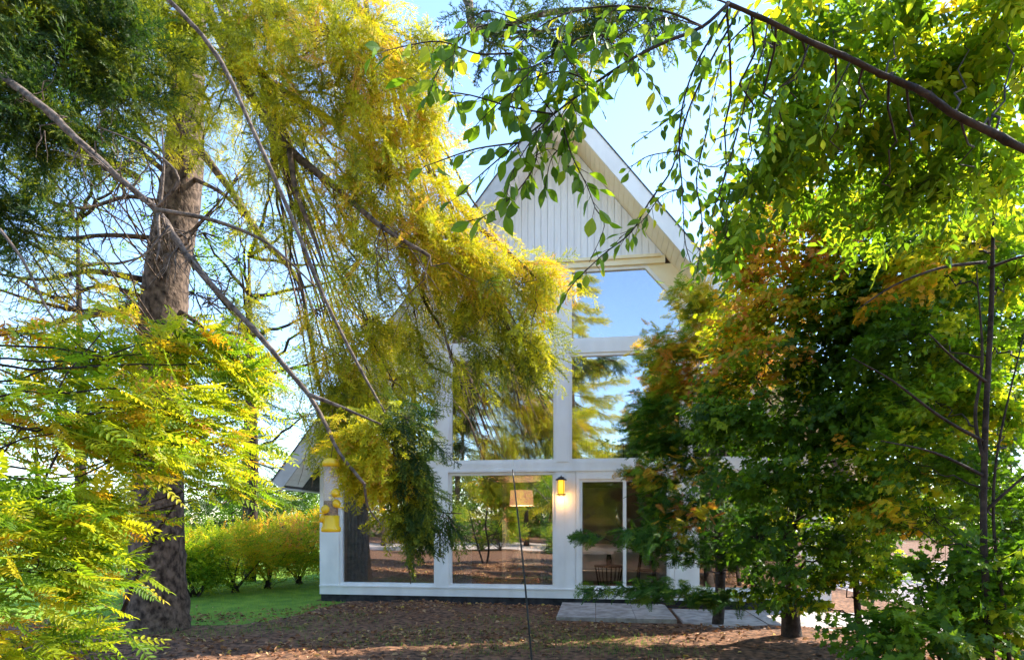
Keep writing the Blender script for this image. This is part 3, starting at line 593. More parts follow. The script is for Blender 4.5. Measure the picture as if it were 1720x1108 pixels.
# dark upper left boughs nearer the viewer
for pts, d0_, d1_, w0, w1 in [([(320, -80), (200, -20), (90, 40), (0, 90), (-80, 120)], 7.9, 4.5, 18, 6), ([(330, -160), (150, -80), (40, 0), (60, 90), (75, 200)], 7.9, 4.6, 16, 4), ([(330, -120), (230, -40), (150, 60), (190, 180), (280, 280)], 7.9, 5, 16, 4)]:
    L(sp, pts, d0_, d1_, w0, w1)
for (x, y, rx_, ry_, d, n, ti) in [(60, 30, 90, 50, 4.6, 330, DK), (180, 40, 90, 60, 5.0, 400, DK), (40, 110, 80, 40, 4.6, 220, DK), (150, 130, 80, 45, 4.8, 260, DK), (30, 200, 70, 50, 4.4, 260, DK), (120, 235, 60, 35, 4.6, 160, (.05, .4)), (250, 150, 60, 60, 5.4, 180, OL), (290, 30, 60, 50, 5.6, 240, OL), (0, 350, 50, 40, 4.4, 120, DK), (50, 385, 40, 16, 4.4, 60, DK), (10, 30, 40, 40, 4.6, 60, YG)]:
    B(sp, x, y, rx_, ry_, d, int(n * .33), FROND, ti, droop=.45, horiz=.4, spread=.7, roll=.8, clus=14, limb_r=.012)
sp.done()
# ================================================================ near dead bough with hanging sprays (second conifer at the left edge of the view)
hm = Tree('hemlock_tree', 'conifer at the left edge whose long bare bough crosses in front of the trunk', 'tree', (-5.6, -8.6, 0), 'needle', 'bark_pale')
hm.trunk_path([(-5.6, -8.6, -.05), (-5.62, -8.58, 2), (-5.55, -8.6, 4.2), (-5.5, -8.6, 7.5)], [.14, .12, .10, .03], 14)
n1 = [(-250, -20), (-60, 90), (60, 170), (120, 225), (190, 290), (262, 352), (295, 400), (340, 462), (425, 552), (475, 610), (520, 665), (548, 715), (570, 760), (612, 812)]
ds = np.concatenate([[4.6, 4.2], np.linspace(3.9, 3.0, len(n1) - 2)])
hp = [np.array([-5.55, -8.6, 4.4])] + [P(x, y, d) for (x, y), d in zip(n1, ds)]
hpth = hm.limb_path(hp, .029, .0075, 10, 5, .12)
def LH(pts, d0, d1, w0, w1): return L(hm, pts, d0, d1, w0, w1)
LH([(520, 663), (560, 678), (600, 695), (640, 712)], 3.15, 3.0, 8, 3)
LH([(262, 352), (350, 368), (425, 395), (470, 425), (530, 482)], 3.55, 3.4, 8, 3)
LH([(268, 352), (275, 280), (272, 215)], 3.55, 3.5, 6, 2); LH([(262, 352), (300, 300), (250, 250), (170, 215)], 3.55, 3.4, 6, 2)
LH([(265, 360), (268, 410), (262, 440)], 3.55, 3.5, 6, 2); LH([(285, 380), (250, 420), (215, 445)], 3.5, 3.4, 4, 2)
for k in range(70):
    i = int(rng.integers(6, 45)); a = hpth[i]; q = a + np.array([u(-.22, .22), u(-.15, .15), u(-.30, .22)]); hm.limb.tube(curve(a, q, 5, 0, .02), np.linspace(.006, .0015, 5), 4, cap=False)
    for _ in range(2): q2 = q + np.array([u(-.1, .1), u(-.08, .08), u(-.12, .06)]); hm.limb.tube(curve((a + q) / 2, q2, 4, 0, .01), np.linspace(.003, .001, 4), 3, cap=False)
LH([(0, 385), (40, 440), (80, 520), (110, 560)], 3.6, 3.4, 5, 3)
# hanging sprays at the tip of the bough
h1 = LH([(-420, -150), (-100, -170), (150, -100), (340, 60), (430, 230), (500, 390), (545, 500), (600, 610), (650, 700), (700, 800), (735, 855), (775, 862)], 4.0, 3.2, 9, 2)
h2 = LH([(660, 745), (672, 830), (680, 900), (690, 980)], 3.2, 3.3, 5, 2); h3 = LH([(612, 812), (618, 850), (640, 880)], 3.05, 3.1, 5, 2)
NS = [needle_twig(.12, 34, .013, .0012, 3) for _ in range(4)]
for c in [(705, 840, 34, 36, 105, DK), (690, 770, 40, 45, 100, DK), (680, 700, 34, 36, 60, DK), (700, 885, 26, 26, 34, DK), (630, 760, 40, 50, 190, GOLD), (655, 800, 28, 40, 90, GOLD), (595, 735, 25, 45, 90, GOLD), (755, 870, 25, 18, 26, DK), (640, 700, 35, 35, 60, YG), (600, 790, 20, 30, 30, YG), (660, 860, 20, 24, 22, OL)]:
    x, y, a, b, n, ti = c; B(hm, x, y, a, b, 3.25, int(n * .62), FRONDN, ti, droop=.9, horiz=.4, spread=.7, root=h1[32], clus=9, sig=.25, limb_r=.004)
hm.done()
# ================================================================ ROWAN (left foreground)
rw = Tree('rowan_tree', 'bright yellow green rowan bush with feathery leaves at lower left', 'tree', (-2.9, -8.5, 0), 'broad', 'bark_dark')
rw.trunk_path([(-2.9, -8.5, -.05), (-2.85, -8.45, .6), (-2.95, -8.35, 1.4), (-2.8, -8.3, 2.3)], [.035, .03, .022, .01], 10)
rw.trunk_path([(-3.0, -8.55, -.05), (-3.3, -8.6, .8), (-3.5, -8.4, 1.8)], [.03, .024, .01], 10)
L(rw, [(-60, 980), (0, 918), (60, 830), (105, 745)], 2.9, 3.1, 6, 4); L(rw, [(105, 745), (100, 650), (170, 560)], 3.1, 3.3, 4, 2); L(rw, [(200, 1040), (260, 900), (300, 840)], 3.9, 3.9, 7, 4)
for x, y, a, b, d, n, ti in [(70, 640, 90, 60, 3.5, 70, YG), (200, 600, 80, 40, 3.7, 70, YG), (300, 590, 70, 45, 3.8, 75, YG), (370, 640, 60, 50, 3.8, 55, YG), (300, 680, 90, 45, 3.5, 80, (.5, .72)), (130, 720, 110, 60, 3.2, 105, YG), (250, 760, 90, 50, 3.3, 85, (.5, .7)), (60, 830, 100, 70, 2.9, 95, YG), (115, 860, 60, 55, 3.1, 70, (.5, .72)), (40, 960, 90, 80, 2.8, 100, YG), (80, 960, 50, 60, 3.0, 50, YG), (60, 1070, 80, 50, 2.9, 80, YG), (380, 740, 60, 30, 3.8, 26, YG), (420, 820, 40, 18, 4.2, 14, YG), (360, 815, 40, 18, 4.0, 16, YG), (30, 560, 50, 30, 3.6, 30, (.6, .8)), (330, 560, 50, 20, 3.8, 25, YG), (30, 720, 60, 60, 3.4, 50, (.55, .8)), (400, 600, 50, 40, 3.9, 40, YG), (180, 680, 80, 50, 3.4, 60, (.5, .72)), (330, 760, 60, 40, 3.6, 40, (.5, .72))]:
    B(rw, x, y, a, b, d, int(n * 1.7), ROWAN, (ti[0] - .02, ti[1] + .07), droop=.35, clus=12, dd=.45, scale=(.6, 1.05), limb_r=.009, roll=.35)
rw.done()
# ================================================================ BEECH (its bough arches over from beyond the right edge)
be = Tree('beech_tree', 'beech leaning in from beyond the right edge, its dark bough arching overhead', 'tree', (5.2, -7.2, 0), 'broad', 'bark_dark')
ml = [(1220, 5), (1290, 35), (1360, 70), (1430, 100), (1480, 125), (1550, 155), (1600, 190), (1660, 220), (1720, 250), (1850, 300), (2150, 380)]
mlp = [P(x, y, 2.35 + .03 * i) for i, (x, y) in enumerate(ml)]
end = np.array([3.75, -7.75, 3.1])
be.o.location = (4.3, -7.6, 0)
be.trunk_path([(4.3, -7.6, -.05), (4.25, -7.6, 1.5), (4.0, -7.7, 2.6), (3.9, -7.7, 4.5), (4.0, -7.6, 6.0)], [.11, .095, .08, .06, .02], 14)
mlp[-1] = (mlp[-2] + np.array([3.95, -7.7, 2.6])) / 2; mlp.append(np.array([3.98, -7.7, 2.5]))
mp_ = be.limb_path(mlp, .0075, .019, 10, 5, .10)
def leafy(tr, pts, d0, d1, w0=3, n=16, ll=.05, ti=(.28, .56), protos=None, sp_=1):
    """one visible twig with single leaves set alternately along it"""
    p = L(tr, pts, d0, d1, w0, 1.2, sides=6); seg = np.linalg.norm(np.diff(p, axis=0), axis=1); cum = np.concatenate([[0], np.cumsum(seg)])
    for i in range(n):
        t = (i + random.random() * .9) / n * cum[-1]; j = min(np.searchsorted(cum, t, 'right') - 1, len(p) - 2); f = (t - cum[j]) / (seg[j] + 1e-9); q = p[j] + (p[j + 1] - p[j]) * f
        d = (p[j + 1] - p[j]) / (seg[j] + 1e-9); lat = np.cross(d, -FW * .7 + UP * .7) * (1 if i % 2 else -1)
        l = ll * u(.7, 1.3); v, fc = pleaf_hi(l, l * u(.44, .56), u(.1, .5), u(0, .25)); out = d * .6 + lat * u(.4, 1.0) + rng.normal(0, .3, 3); out[2] -= u(.3, 1.1)
        off = out / np.linalg.norm(out) * u(.006, .045); F = frames(out[None], .8); pr = (v, np.array([a for b in fc for a in b]), np.array([len(b) for b in fc]))
        tt = u(*ti) if random.random() > .1 else u(.6, .72)
        tr.leaf.stamp(pr, (q + off)[None], F, 1.0, np.array([tt])); tr.limb.tube([q, q + off], .0011, 3, cap=False)
for pts, d0_, d1_, w_, n in [
    ([(1225, 5), (1180, 45), (1120, 70), (1060, 100), (985, 150), (930, 192), (870, 240), (800, 300), (770, 330)], 2.35, 2.0, 6, 30),
    ([(930, 192), (860, 180), (790, 160), (720, 150), (690, 130)], 2.1, 1.9, 3, 18), ([(870, 240), (800, 250), (740, 270), (712, 280)], 2.05, 1.9, 3, 9),
    ([(940, 190), (960, 260), (985, 310), (1000, 350)], 2.1, 2.0, 3, 14), ([(900, 215), (900, 270), (870, 320), (820, 360), (785, 372)], 2.1, 2.0, 3, 16),
    ([(1227, 14), (1173, 100), (1146, 180), (1141, 253), (1146, 316), (1150, 400), (1160, 440)], 2.4, 2.3, 4, 34), ([(1240, 20), (1190, 110), (1155, 190), (1130, 280), (1090, 340), (1060, 390), (1010, 430), (960, 480), (945, 510)], 2.4, 2.2, 4, 42),
    ([(1141, 253), (1090, 262), (1060, 280)], 2.3, 2.3, 2, 10), ([(1141, 253), (1190, 280), (1230, 270)], 2.3, 2.3, 2, 10), ([(1146, 316), (1110, 330), (1080, 370), (1040, 400)], 2.3, 2.2, 2, 16), ([(1150, 180), (1110, 210), (1060, 245)], 2.4, 2.4, 2, 8),
    ([(1180, 45), (1120, 20), (1040, 10), (960, 20), (900, 50), (860, 90)], 2.4, 2.1, 4, 30), ([(1060, 100), (1010, 60), (960, 70), (900, 110), (850, 120)], 2.2, 2.0, 3, 24), ([(900, 50), (830, 40), (780, 60), (740, 110), (720, 160)], 2.1, 1.9, 3, 20), ([(860, 90), (800, 90), (740, 70), (670, 80), (620, 95)], 2.1, 1.8, 3, 16),
    ([(985, 150), (1000, 100), (1040, 60), (1080, 40)], 2.2, 2.2, 3, 14), ([(1000, 140), (940, 120), (880, 140), (830, 180), (800, 210)], 2.1, 2.0, 3, 18), ([(1060, 100), (1090, 130), (1120, 180)], 2.3, 2.3, 2, 8), ([(1290, 35), (1280, 90), (1255, 150), (1240, 215), (1200, 235)], 2.4, 2.4, 3, 18), ([(1270, 30), (1220, 80), (1200, 150), (1190, 210)], 2.4, 2.4, 3, 16),
    ([(1360, 70), (1340, 120), (1300, 160), (1290, 230)], 2.5, 2.5, 3, 22), ([(1220, 5), (1170, -10), (1100, 0), (1060, 30)], 2.4, 2.2, 3, 14), ([(930, 192), (950, 230), (925, 270), (915, 320)], 2.1, 2.1, 2, 12), ([(1430, 100), (1400, 160), (1380, 220)], 2.5, 2.5, 3, 20), ([(1000, 350), (1015, 380), (990, 440)], 2.1, 2.1, 2, 3), ([(985, 150), (950, 130), (930, 160), (905, 200)], 2.1, 2.1, 2, 14), ([(1060, 100), (1020, 130), (990, 190), (965, 230), (950, 290)], 2.2, 2.2, 2, 10), ([(870, 240), (880, 270), (930, 250), (960, 290)], 2.1, 2.1, 2, 12), ([(985, 150), (960, 170), (930, 215), (900, 260)], 2.1, 2.05, 2, 16), ([(930, 192), (948, 160), (968, 190), (960, 230)], 2.1, 2.1, 2, 14), ([(930, 192), (900, 225), (860, 290), (850, 340)], 2.05, 2.0, 2, 14), ([(860, 90), (840, 130), (810, 160), (830, 200)], 2.1, 2.1, 2, 14), ([(930, 192), (900, 150), (890, 100)], 2.1, 2.1, 2, 12), ([(1180, 45), (1110, 30), (1080, 70), (1050, 130)], 2.2, 2.1, 2, 14), ([(960, 20), (940, 60), (960, 110), (990, 150)], 2.1, 2.0, 2, 14), ([(900, 50), (860, 30), (810, 20), (770, 60), (760, 130), (770, 180)], 2.0, 1.9, 2, 20), ([(1040, 10), (1010, 40), (1020, 90)], 2.1, 2.1, 2, 10), ([(900, 110), (860, 160), (870, 200)], 2.0, 2.0, 2, 12), ([(1060, 30), (1100, 60), (1150, 70), (1180, 110)], 2.3, 2.3, 2, 12), ([(1190, 210), (1170, 300), (1180, 380), (1170, 460)], 2.5, 2.4, 3, 26), ([(1240, 215), (1220, 290), (1200, 350), (1190, 400)], 2.6, 2.5, 3, 24)]:
    leafy(be, pts, d0_, d1_, w_, int(n * 1.15), .047 if pts[0][0] > 1100 and pts[0] != (1225, 5) else .062)
BG = (.28, .64)
for x, y, a, b, d, n, ti in [(1300, 60, 60, 45, 3.0, 60, BG), (1400, 50, 80, 50, 3.1, 110, BG), (1500, 40, 90, 60, 3.2, 130, BG), (1620, 50, 110, 60, 3.2, 170, (.42, .7)), (1560, 130, 100, 50, 3.4, 90, BG), (1680, 160, 70, 80, 3.2, 130, (.4, .7)), (1450, 190, 70, 50, 3.6, 90, BG), (1340, 170, 70, 40, 3.4, 70, BG), (1310, 240, 70, 50, 3.5, 90, (.3, .6)), (1400, 270, 90, 50, 3.7, 120, BG), (1530, 250, 80, 50, 3.6, 110, BG), (1640, 290, 90, 60, 3.4, 140, BG), (1500, 330, 100, 50, 3.8, 120, (.3, .6)), (1260, 310, 45, 45, 3.6, 36, (.2, .5)), (1220, 400, 35, 45, 3.6, 26, (.2, .5)), (1700, 20, 60, 60, 3.0, 80, BG)]:
    B(be, x, y, a, b, d + .3, int(n * .7), BEECH, ti, droop=.15, spread=.7, dd=.6, clus=10, limb_r=.0055, root=mp_[min(len(mp_) - 1, int(max(0, (x - 1220) / 500 * 38)))], roll=.5)
be.done()
# ================================================================ RIGHT HAND TREES
mt = Tree('maple_tree', 'leafy maple with a thick dark trunk standing right of the sliding door', 'tree', G(1330, 1075), 'broad', 'bark_dark', 'maples on the right')
dm = (EYE) * F0 / (1075 - HY)
mt.trunk_path([P(1330, 1080, dm), P(1326, 1000, dm), P(1322, 900, dm), P(1330, 800, dm), P(1325, 650, dm), P(1335, 480, dm), P(1340, 340, dm), P(1350, 200, dm)], [.13, .09, .08, .07, .06, .045, .03, .012], 16)
mt.trunk_path([P(1326, 940, dm), P(1345, 860, dm), P(1362, 780, dm), P(1375, 650, dm), P(1420, 480, dm)], [.045, .04, .035, .03, .012], 12)
GR = (.14, .48); GY = (.36, .66); OR = (.45, .92)
for x, y, a, b, d, n, ti in [(1330, 330, 90, 50, 6.4, 130, (.4, .9)), (1300, 400, 90, 50, 6.4, 150, OR), (1380, 420, 90, 60, 6.3, 150, OR), (1260, 470, 60, 40, 6.4, 80, (.5, .95)), (1430, 360, 80, 50, 6.2, 130, GY), (1470, 450, 100, 70, 6.0, 220, GR), (1340, 520, 100, 60, 6.4, 190, (.3, .9)), (1250, 540, 60, 50, 6.5, 120, OR), (1400, 600, 110, 70, 6.2, 240, GR), (1270, 640, 90, 60, 6.4, 120, (.3, .95)), (1230, 600, 40, 30, 6.5, 40, OR), (1320, 720, 120, 50, 6.3, 200, GR), (1450, 720, 110, 60, 6.0, 200, GR), (1400, 820, 110, 60, 6.0, 150, (.1, .6)), (1280, 810, 90, 45, 6.2, 110, GR), (1480, 560, 90, 70, 5.9, 170, GR), (1220, 700, 60, 50, 6.4, 90, GR), (1270, 900, 60, 35, 6.2, 70, (.08, .4)), (1390, 920, 60, 35, 6.2, 60, (.08, .5)), (1310, 955, 40, 20, 6.2, 30, (.08, .4)), (1500, 380, 90, 60, 6.4, 200, GY), (1560, 500, 100, 70, 6.4, 220, GR), (1640, 420, 90, 70, 6.4, 180, GY), (1650, 560, 90, 70, 6.4, 190, GR), (1560, 640, 100, 60, 6.4, 190, GR), (1650, 700, 90, 60, 6.4, 170, (.2, .75)), (1540, 760, 90, 60, 6.4, 150, (.3, .8)), (1640, 830, 90, 50, 6.4, 120, GR), (1500, 860, 80, 40, 6.4, 80, (.1, .6)), (1590, 320, 90, 50, 6.4, 160, GY), (1700, 320, 50, 60, 6.4, 90, GY), (1430, 540, 80, 60, 6.6, 140, (.05, .35)), (1380, 680, 90, 60, 6.6, 140, (.05, .35)), (1480, 660, 80, 50, 6.6, 120, (.05, .35))]:
    B(mt, x, y, a, b, d, int(n * 1.7), MAPLES, ti, droop=.12, roll=.35, clus=18, limb_r=.018, dd=.8, scale=(.6, .95), sig=.2)
mt.done()
yt = Tree('maple_sapling', 'slender young maple with a thin double stem near the right edge', 'tree', P(1660, 876 + 1500 / 4.6, 4.6), 'broad', 'bark_dark', 'maples on the right')
dy = 4.6
yt.trunk_path([P(1668, 876 + 1500 / 4.6 + 5, dy), P(1660, 1040, dy), P(1652, 900, dy), P(1655, 720, dy), P(1665, 520, dy), P(1668, 400, dy), P(1675, 250, dy)], [.032, .028, .024, .021, .018, .012, .004], 10)
yt.trunk_path([P(1654, 780, dy), P(1638, 700, dy), P(1650, 600, dy), P(1640, 450, dy)], [.014, .012, .01, .004], 8)
yt.trunk_path([P(1700, 1190, dy), P(1690, 1040, dy), P(1670, 900, dy), P(1675, 760, dy), P(1720, 560, dy)], [.016, .014, .011, .009, .004], 8)
for pts in [[(1655, 440), (1580, 450), (1500, 480), (1440, 520)], [(1660, 450), (1720, 430), (1800, 420)], [(1650, 740), (1580, 700), (1500, 640), (1430, 600)], [(1652, 860), (1720, 800), (1780, 760)], [(1655, 640), (1600, 600), (1560, 560)], [(1655, 800), (1570, 760), (1480, 740)]]:
    L(yt, pts, 4.6, 4.4, 6, 2)
for x, y, a, b, d, n, ti in [(1620, 400, 90, 50, 4.6, 100, GY), (1560, 460, 80, 50, 4.6, 100, (.5, .82)), (1690, 470, 50, 60, 4.6, 70, GY), (1540, 560, 90, 50, 4.6, 110, GR), (1640, 580, 80, 60, 4.6, 110, GY), (1570, 670, 90, 50, 4.6, 110, GY), (1690, 700, 60, 60, 4.5, 80, (.3, .7)), (1520, 770, 80, 50, 4.7, 90, (.3, .78)), (1640, 800, 90, 60, 4.5, 100, GR), (1570, 870, 80, 50, 4.6, 60, (.3, .75)), (1690, 880, 50, 50, 4.5, 46, GR), (1500, 870, 60, 50, 4.7, 34, (.4, .8))]:
    B(yt, x, y, a, b, d + .55, int(n * 1.3), MAPLES, ti, droop=.12, roll=.4, clus=14, limb_r=.008, dd=.45, scale=(.6, .95), sig=.2)
yt.done()
DK = (.12, .5)
tj = Tree('cedar_tree', 'small cedar with a thin trunk and rusty orange sprays beside the door step', 'tree', G(1206, 1052), 'cedar', 'bark_dark')
dt = EYE * F0 / (1052 - HY)
tj.trunk_path([P(1205, 1055, dt), P(1210, 980, dt), P(1206, 880, dt), P(1200, 760, dt), P(1210, 620, dt), P(1225, 480, dt), P(1240, 380, dt)], [.085, .07, .06, .05, .04, .025, .008], 12)
for x, y, a, b, d, n, ti in [(1180, 500, 50, 40, 8.0, 220, (.5, .8)), (1220, 440, 45, 45, 8.2, 160, (.6, .95)), (1200, 570, 70, 40, 8.0, 320, (.5, .95)), (1130, 600, 60, 40, 7.9, 260, (.4, .85)), (1240, 600, 60, 50, 8.2, 260, (.6, 1.0)), (1160, 660, 80, 40, 7.9, 300, (.4, 1.0)), (1100, 690, 50, 30, 7.8, 170, (.2, .6)), (1120, 740, 80, 30, 7.8, 240, DK), (1210, 730, 80, 40, 8.0, 260, DK), (1095, 800, 40, 25, 7.6, 110, (.05, .95)), (1150, 790, 70, 30, 7.8, 200, (.05, .9)), (1125, 850, 45, 35, 7.6, 110, (.1, .5)), (1180, 860, 70, 35, 7.6, 160, DK), (1090, 900, 45, 20, 7.3, 100, (.2, .45)), (1150, 920, 60, 25, 7.4, 120, DK), (1000, 898, 36, 8, 7.2, 22, (.25, .45)), (1240, 930, 70, 30, 7.4, 150, DK), (1080, 985, 80, 12, 7.2, 130, DK), (1010, 990, 40, 8, 7.2, 24, (.1, .5)), (1190, 1000, 60, 16, 7.2, 70, DK), (1150, 870, 50, 40, 7.4, 70, (.6, 1))]:
    B(tj, x, y, a, b, d, int(n * 1.3), THUJA, ti, droop=.35, clus=10, limb_r=.014, scale=(.8, 1.4), dd=.5)
tj.done()
DK = (.12, .42)
sh = Tree('understory_shrub', 'dark green shrub filling the lower right corner', 'shrub', P(1640, 876 + 1500 / 5.0, 5.0), 'broad', 'bark_dark')
for k in range(7): sh.trunk_path([P(1600 + k * 14, 1180, 5.0), P(1570 + k * 24, 1080, 4.9), P(1540 + k * 34, 980, 4.8)], [.014, .010, .004], 7)
for x, y, a, b, n in [(1560, 1060, 70, 40, 110), (1640, 1020, 80, 50, 130), (1700, 1060, 60, 60, 110), (1480, 1080, 50, 30, 50), (1600, 960, 70, 35, 50), (1700, 960, 40, 40, 40)]:
    B(sh, x, y, a, b, 4.8, n, MAPLES, (.22, .58), clus=8, limb_r=.006, dd=.5)
sh.done()
s2 = Tree('understory_sapling', 'thin dark sapling between the thick maple and the double stemmed one', 'sapling', G(1445, 1085), 'broad', 'bark_dark')
s2.trunk_path([G(1445, 1085), P(1437, 960, 7.1), P(1440, 860, 7.1), P(1455, 720, 7.1), P(1450, 600, 7.1)], [.045, .035, .028, .02, .006], 9)
for x, y, a, b, n in [(1440, 900, 70, 40, 120), (1400, 970, 60, 30, 90), (1480, 970, 60, 30, 80), (1470, 840, 60, 40, 90), (1360, 1000, 40, 20, 40), (1300, 990, 50, 16, 40)]:
    B(s2, x, y, a, b, 7.0, n, MAPLES, (.1, .7), clus=8, limb_r=.010, dd=.5)
s2.done()
# ================================================================ BACKGROUND SHRUBS AND TREES
fl = [(330, 1002, 1.35, (.45, .75), 'yellow green shrub next to the spruce trunk at the lawn edge'), (395, 995, 1.45, (.5, .8), 'gold and pink autumn shrub, second from the spruce trunk'), (450, 988, 1.5, (.45, .95), 'tall autumn shrub in the middle of the row behind the lawn'), (500, 981, 1.75, (.4, .97), 'pinkish orange topped shrub just left of the house'), (548, 975, 1.9, (.4, .9), 'shrub half hidden behind the left corner of the house'), (270, 1004, 1.5, (.4, .7), 'yellow shrub behind the base of the spruce')]
for x, y, h, ti, lab in fl:
    g = G(x, y); t_ = Tree('garden_shrub', lab, 'shrub', g, 'broad', 'bark_dark', 'shrubs behind the lawn')
    for k in range(6): t_.trunk_path([g + (u(-.1, .1), u(-.1, .1), 0), g + (u(-.5, .5), u(-.4, .4), h * .5), g + (u(-.8, .8), u(-.5, .5), h * .85)], [.02, .014, .004], 6)
    for k in range(9):
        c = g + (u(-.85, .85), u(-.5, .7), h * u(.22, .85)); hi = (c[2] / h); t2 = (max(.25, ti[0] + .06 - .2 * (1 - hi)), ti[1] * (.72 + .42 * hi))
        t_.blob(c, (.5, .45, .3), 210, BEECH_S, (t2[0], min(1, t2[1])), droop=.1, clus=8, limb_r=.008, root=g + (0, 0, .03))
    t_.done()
def conifer(name, lab, base, h, rad, ti, n, group, protos=NEEDF, z0=.12, trunk=.16):
    t_ = Tree(name, lab, 'tree', base, 'needle', 'bark', group); b = np.array(base, float)
    t_.trunk_path([b, b + (0, 0, h * .5), b + (0, 0, h)], [trunk, trunk * .6, .02], 10)
    nl = int(h * 5)
    for k in range(nl):
        z = h * (z0 + (1 - z0) * k / nl); r = rad * (1 - (z / h)) ** .8 * u(.7, 1.15) + .15; a = k * 2.4 + u(-.4, .4)
        s0 = b + (0, 0, z); e = s0 + (r * math.cos(a), r * math.sin(a), -r * u(.12, .32)); pth = curve(s0, e, 7, r * .05, .03); t_.limb.tube(pth, np.linspace(.03, .006, 7), 5, cap=False)
        t_.along(pth, int(n * (r / rad + .1)), protos, ti, droop=.45, side=.9, sp=.10, scale=(1.0, 2.0), t0=.18)
    t_.done()
def broadtree(name, lab, base, h, rad, ti, n, group, bark='bark_dark', protos=BEECH_S):
    t_ = Tree(name, lab, 'tree', base, 'broad', bark, group); b = np.array(base, float)
    t_.trunk_path([b, b + (.1, 0, h * .3), b + (-.1, .1, h * .75)], [.14, .11, .03], 10)
    for k in range(16):
        a = u(0, 6.28); e = u(.1, 1) ** .5; c = b + (rad * e * math.cos(a), rad * e * math.sin(a), h * u(.35, .92))
        t_.blob(c, (rad * .38, rad * .38, rad * .3), n, protos, ti, droop=.1, clus=12, limb_r=.05, scale=(1.4, 2.4))
    t_.done()
gp = 'trees standing behind the house and lawn'
conifer('spruce_tree', 'bluish distant conifer behind the lawn, right of the big trunk', P(415, 876 + 1500 / 17, 17), 8.0, 2.2, (.0, .3), 70, gp)
conifer('spruce_tree', 'dark distant conifer behind the lawn, hidden by the big trunk', P(240, 876 + 1500 / 19, 19), 9.5, 2.6, (.0, .3), 60, gp)
broadtree('distant_tree', 'round distant tree at the far left beyond the rowan', P(60, 876 + 1500 / 22, 22), 6.5, 3.0, (.3, .6), 110, gp)
broadtree('distant_tree', 'low distant tree behind the shrubs left of the house eave', P(470, 876 + 1500 / 22, 22), 3.4, 2.0, (.2, .5), 110, gp)
conifer('spruce_tree', 'hazy distant conifer rising just right of the roof slope', P(1275, 876 + 1500 / 24, 24), 16.5, 3.0, (.0, .25), 60, gp)
broadtree('distant_tree', 'distant tree behind the right hand trees', P(1480, 876 + 1500 / 20, 20), 9, 3.4, (.2, .6), 130, gp)
broadtree('distant_tree', 'distant tree at the far right beyond the driveway', P(1690, 876 + 1500 / 18, 18), 8, 3.2, (.3, .7), 130, gp)
broadtree('distant_tree', 'airy thin leaved tree behind the big trunk at far left', P(130, 876 + 1500 / 14, 14), 11.5, 3.4, (.2, .6), 34, gp)
broadtree('distant_tree', 'airy thin leaved tree filling the sky between trunk and golden boughs', P(420, 876 + 1500 / 15, 15), 11, 2.9, (.2, .6), 34, gp)
gr = 'trees across the road mirrored in the windows'
conifer('spruce_tree', 'tall sunlit spruce mirrored in the middle windows', (-1.0, -24, 0), 19, 5.0, (.45, .85), 300, gr)
conifer('spruce_tree', 'second tall spruce mirrored in the left windows', (-8.2, -27, 0), 19, 4.6, (.4, .8), 200, gr)
conifer('spruce_tree', 'lower spruce mirrored at the right of the middle windows', (4.6, -29, 0), 9.5, 3.2, (.3, .7), 150, gr)
conifer('spruce_tree', 'dark spruce mirrored in the right windows', (10.0, -27, 0), 12, 3.6, (.2, .6), 140, gr)
broadtree('mirrored_tree', 'bright green broad tree mirrored low in the window beside the lantern', (-3.0, -20.5, 0), 5.2, 2.0, (.45, .65), 150, gr)
broadtree('mirrored_tree', 'yellow green broad tree mirrored low in the leftmost window', (-11.5, -21.5, 0), 6.5, 2.6, (.4, .7), 130, gr)
broadtree('mirrored_tree', 'golden broad tree mirrored low in the sliding door', (6.0, -22, 0), 6.0, 2.4, (.4, .8), 130, gr)
broadtree('mirrored_tree', 'low leafy tree mirrored in the middle of the leftmost ground floor window', (-7.4, -17.5, 0), 3.4, 1.6, (.35, .7), 130, gr)
broadtree('mirrored_tree', 'low leafy tree mirrored beside the pendant lamp', (-.2, -18.5, 0), 3.6, 1.5, (.35, .65), 130, gr)
def wood(name, lab, x0, x1, y0, y1, h, n, ti, sc):
    m = MB(); x = rng.uniform(x0, x1, n); y = rng.uniform(y0, y1, n); top = h * (.62 + .2 * np.sin(x * .31) + .12 * np.sin(x * .83 + 1) + .06 * np.sin(x * 2.1)); z = rng.random(n) * top
    d = rng.normal(0, 1, (n, 3)); t = np.clip(rng.uniform(*ti, n) + .12 * np.sin(x * .5) , 0, 1); w_ = rng.integers(0, 4, n)
    for j in range(4):
        q = w_ == j; m.stamp(BEECH_S[j], np.stack([x, y, z], -1)[q], frames(d[q], .8), rng.uniform(*sc, q.sum()), t[q])
    tag(m.build(name, 'broad'), lab, 'wood', kind='stuff')
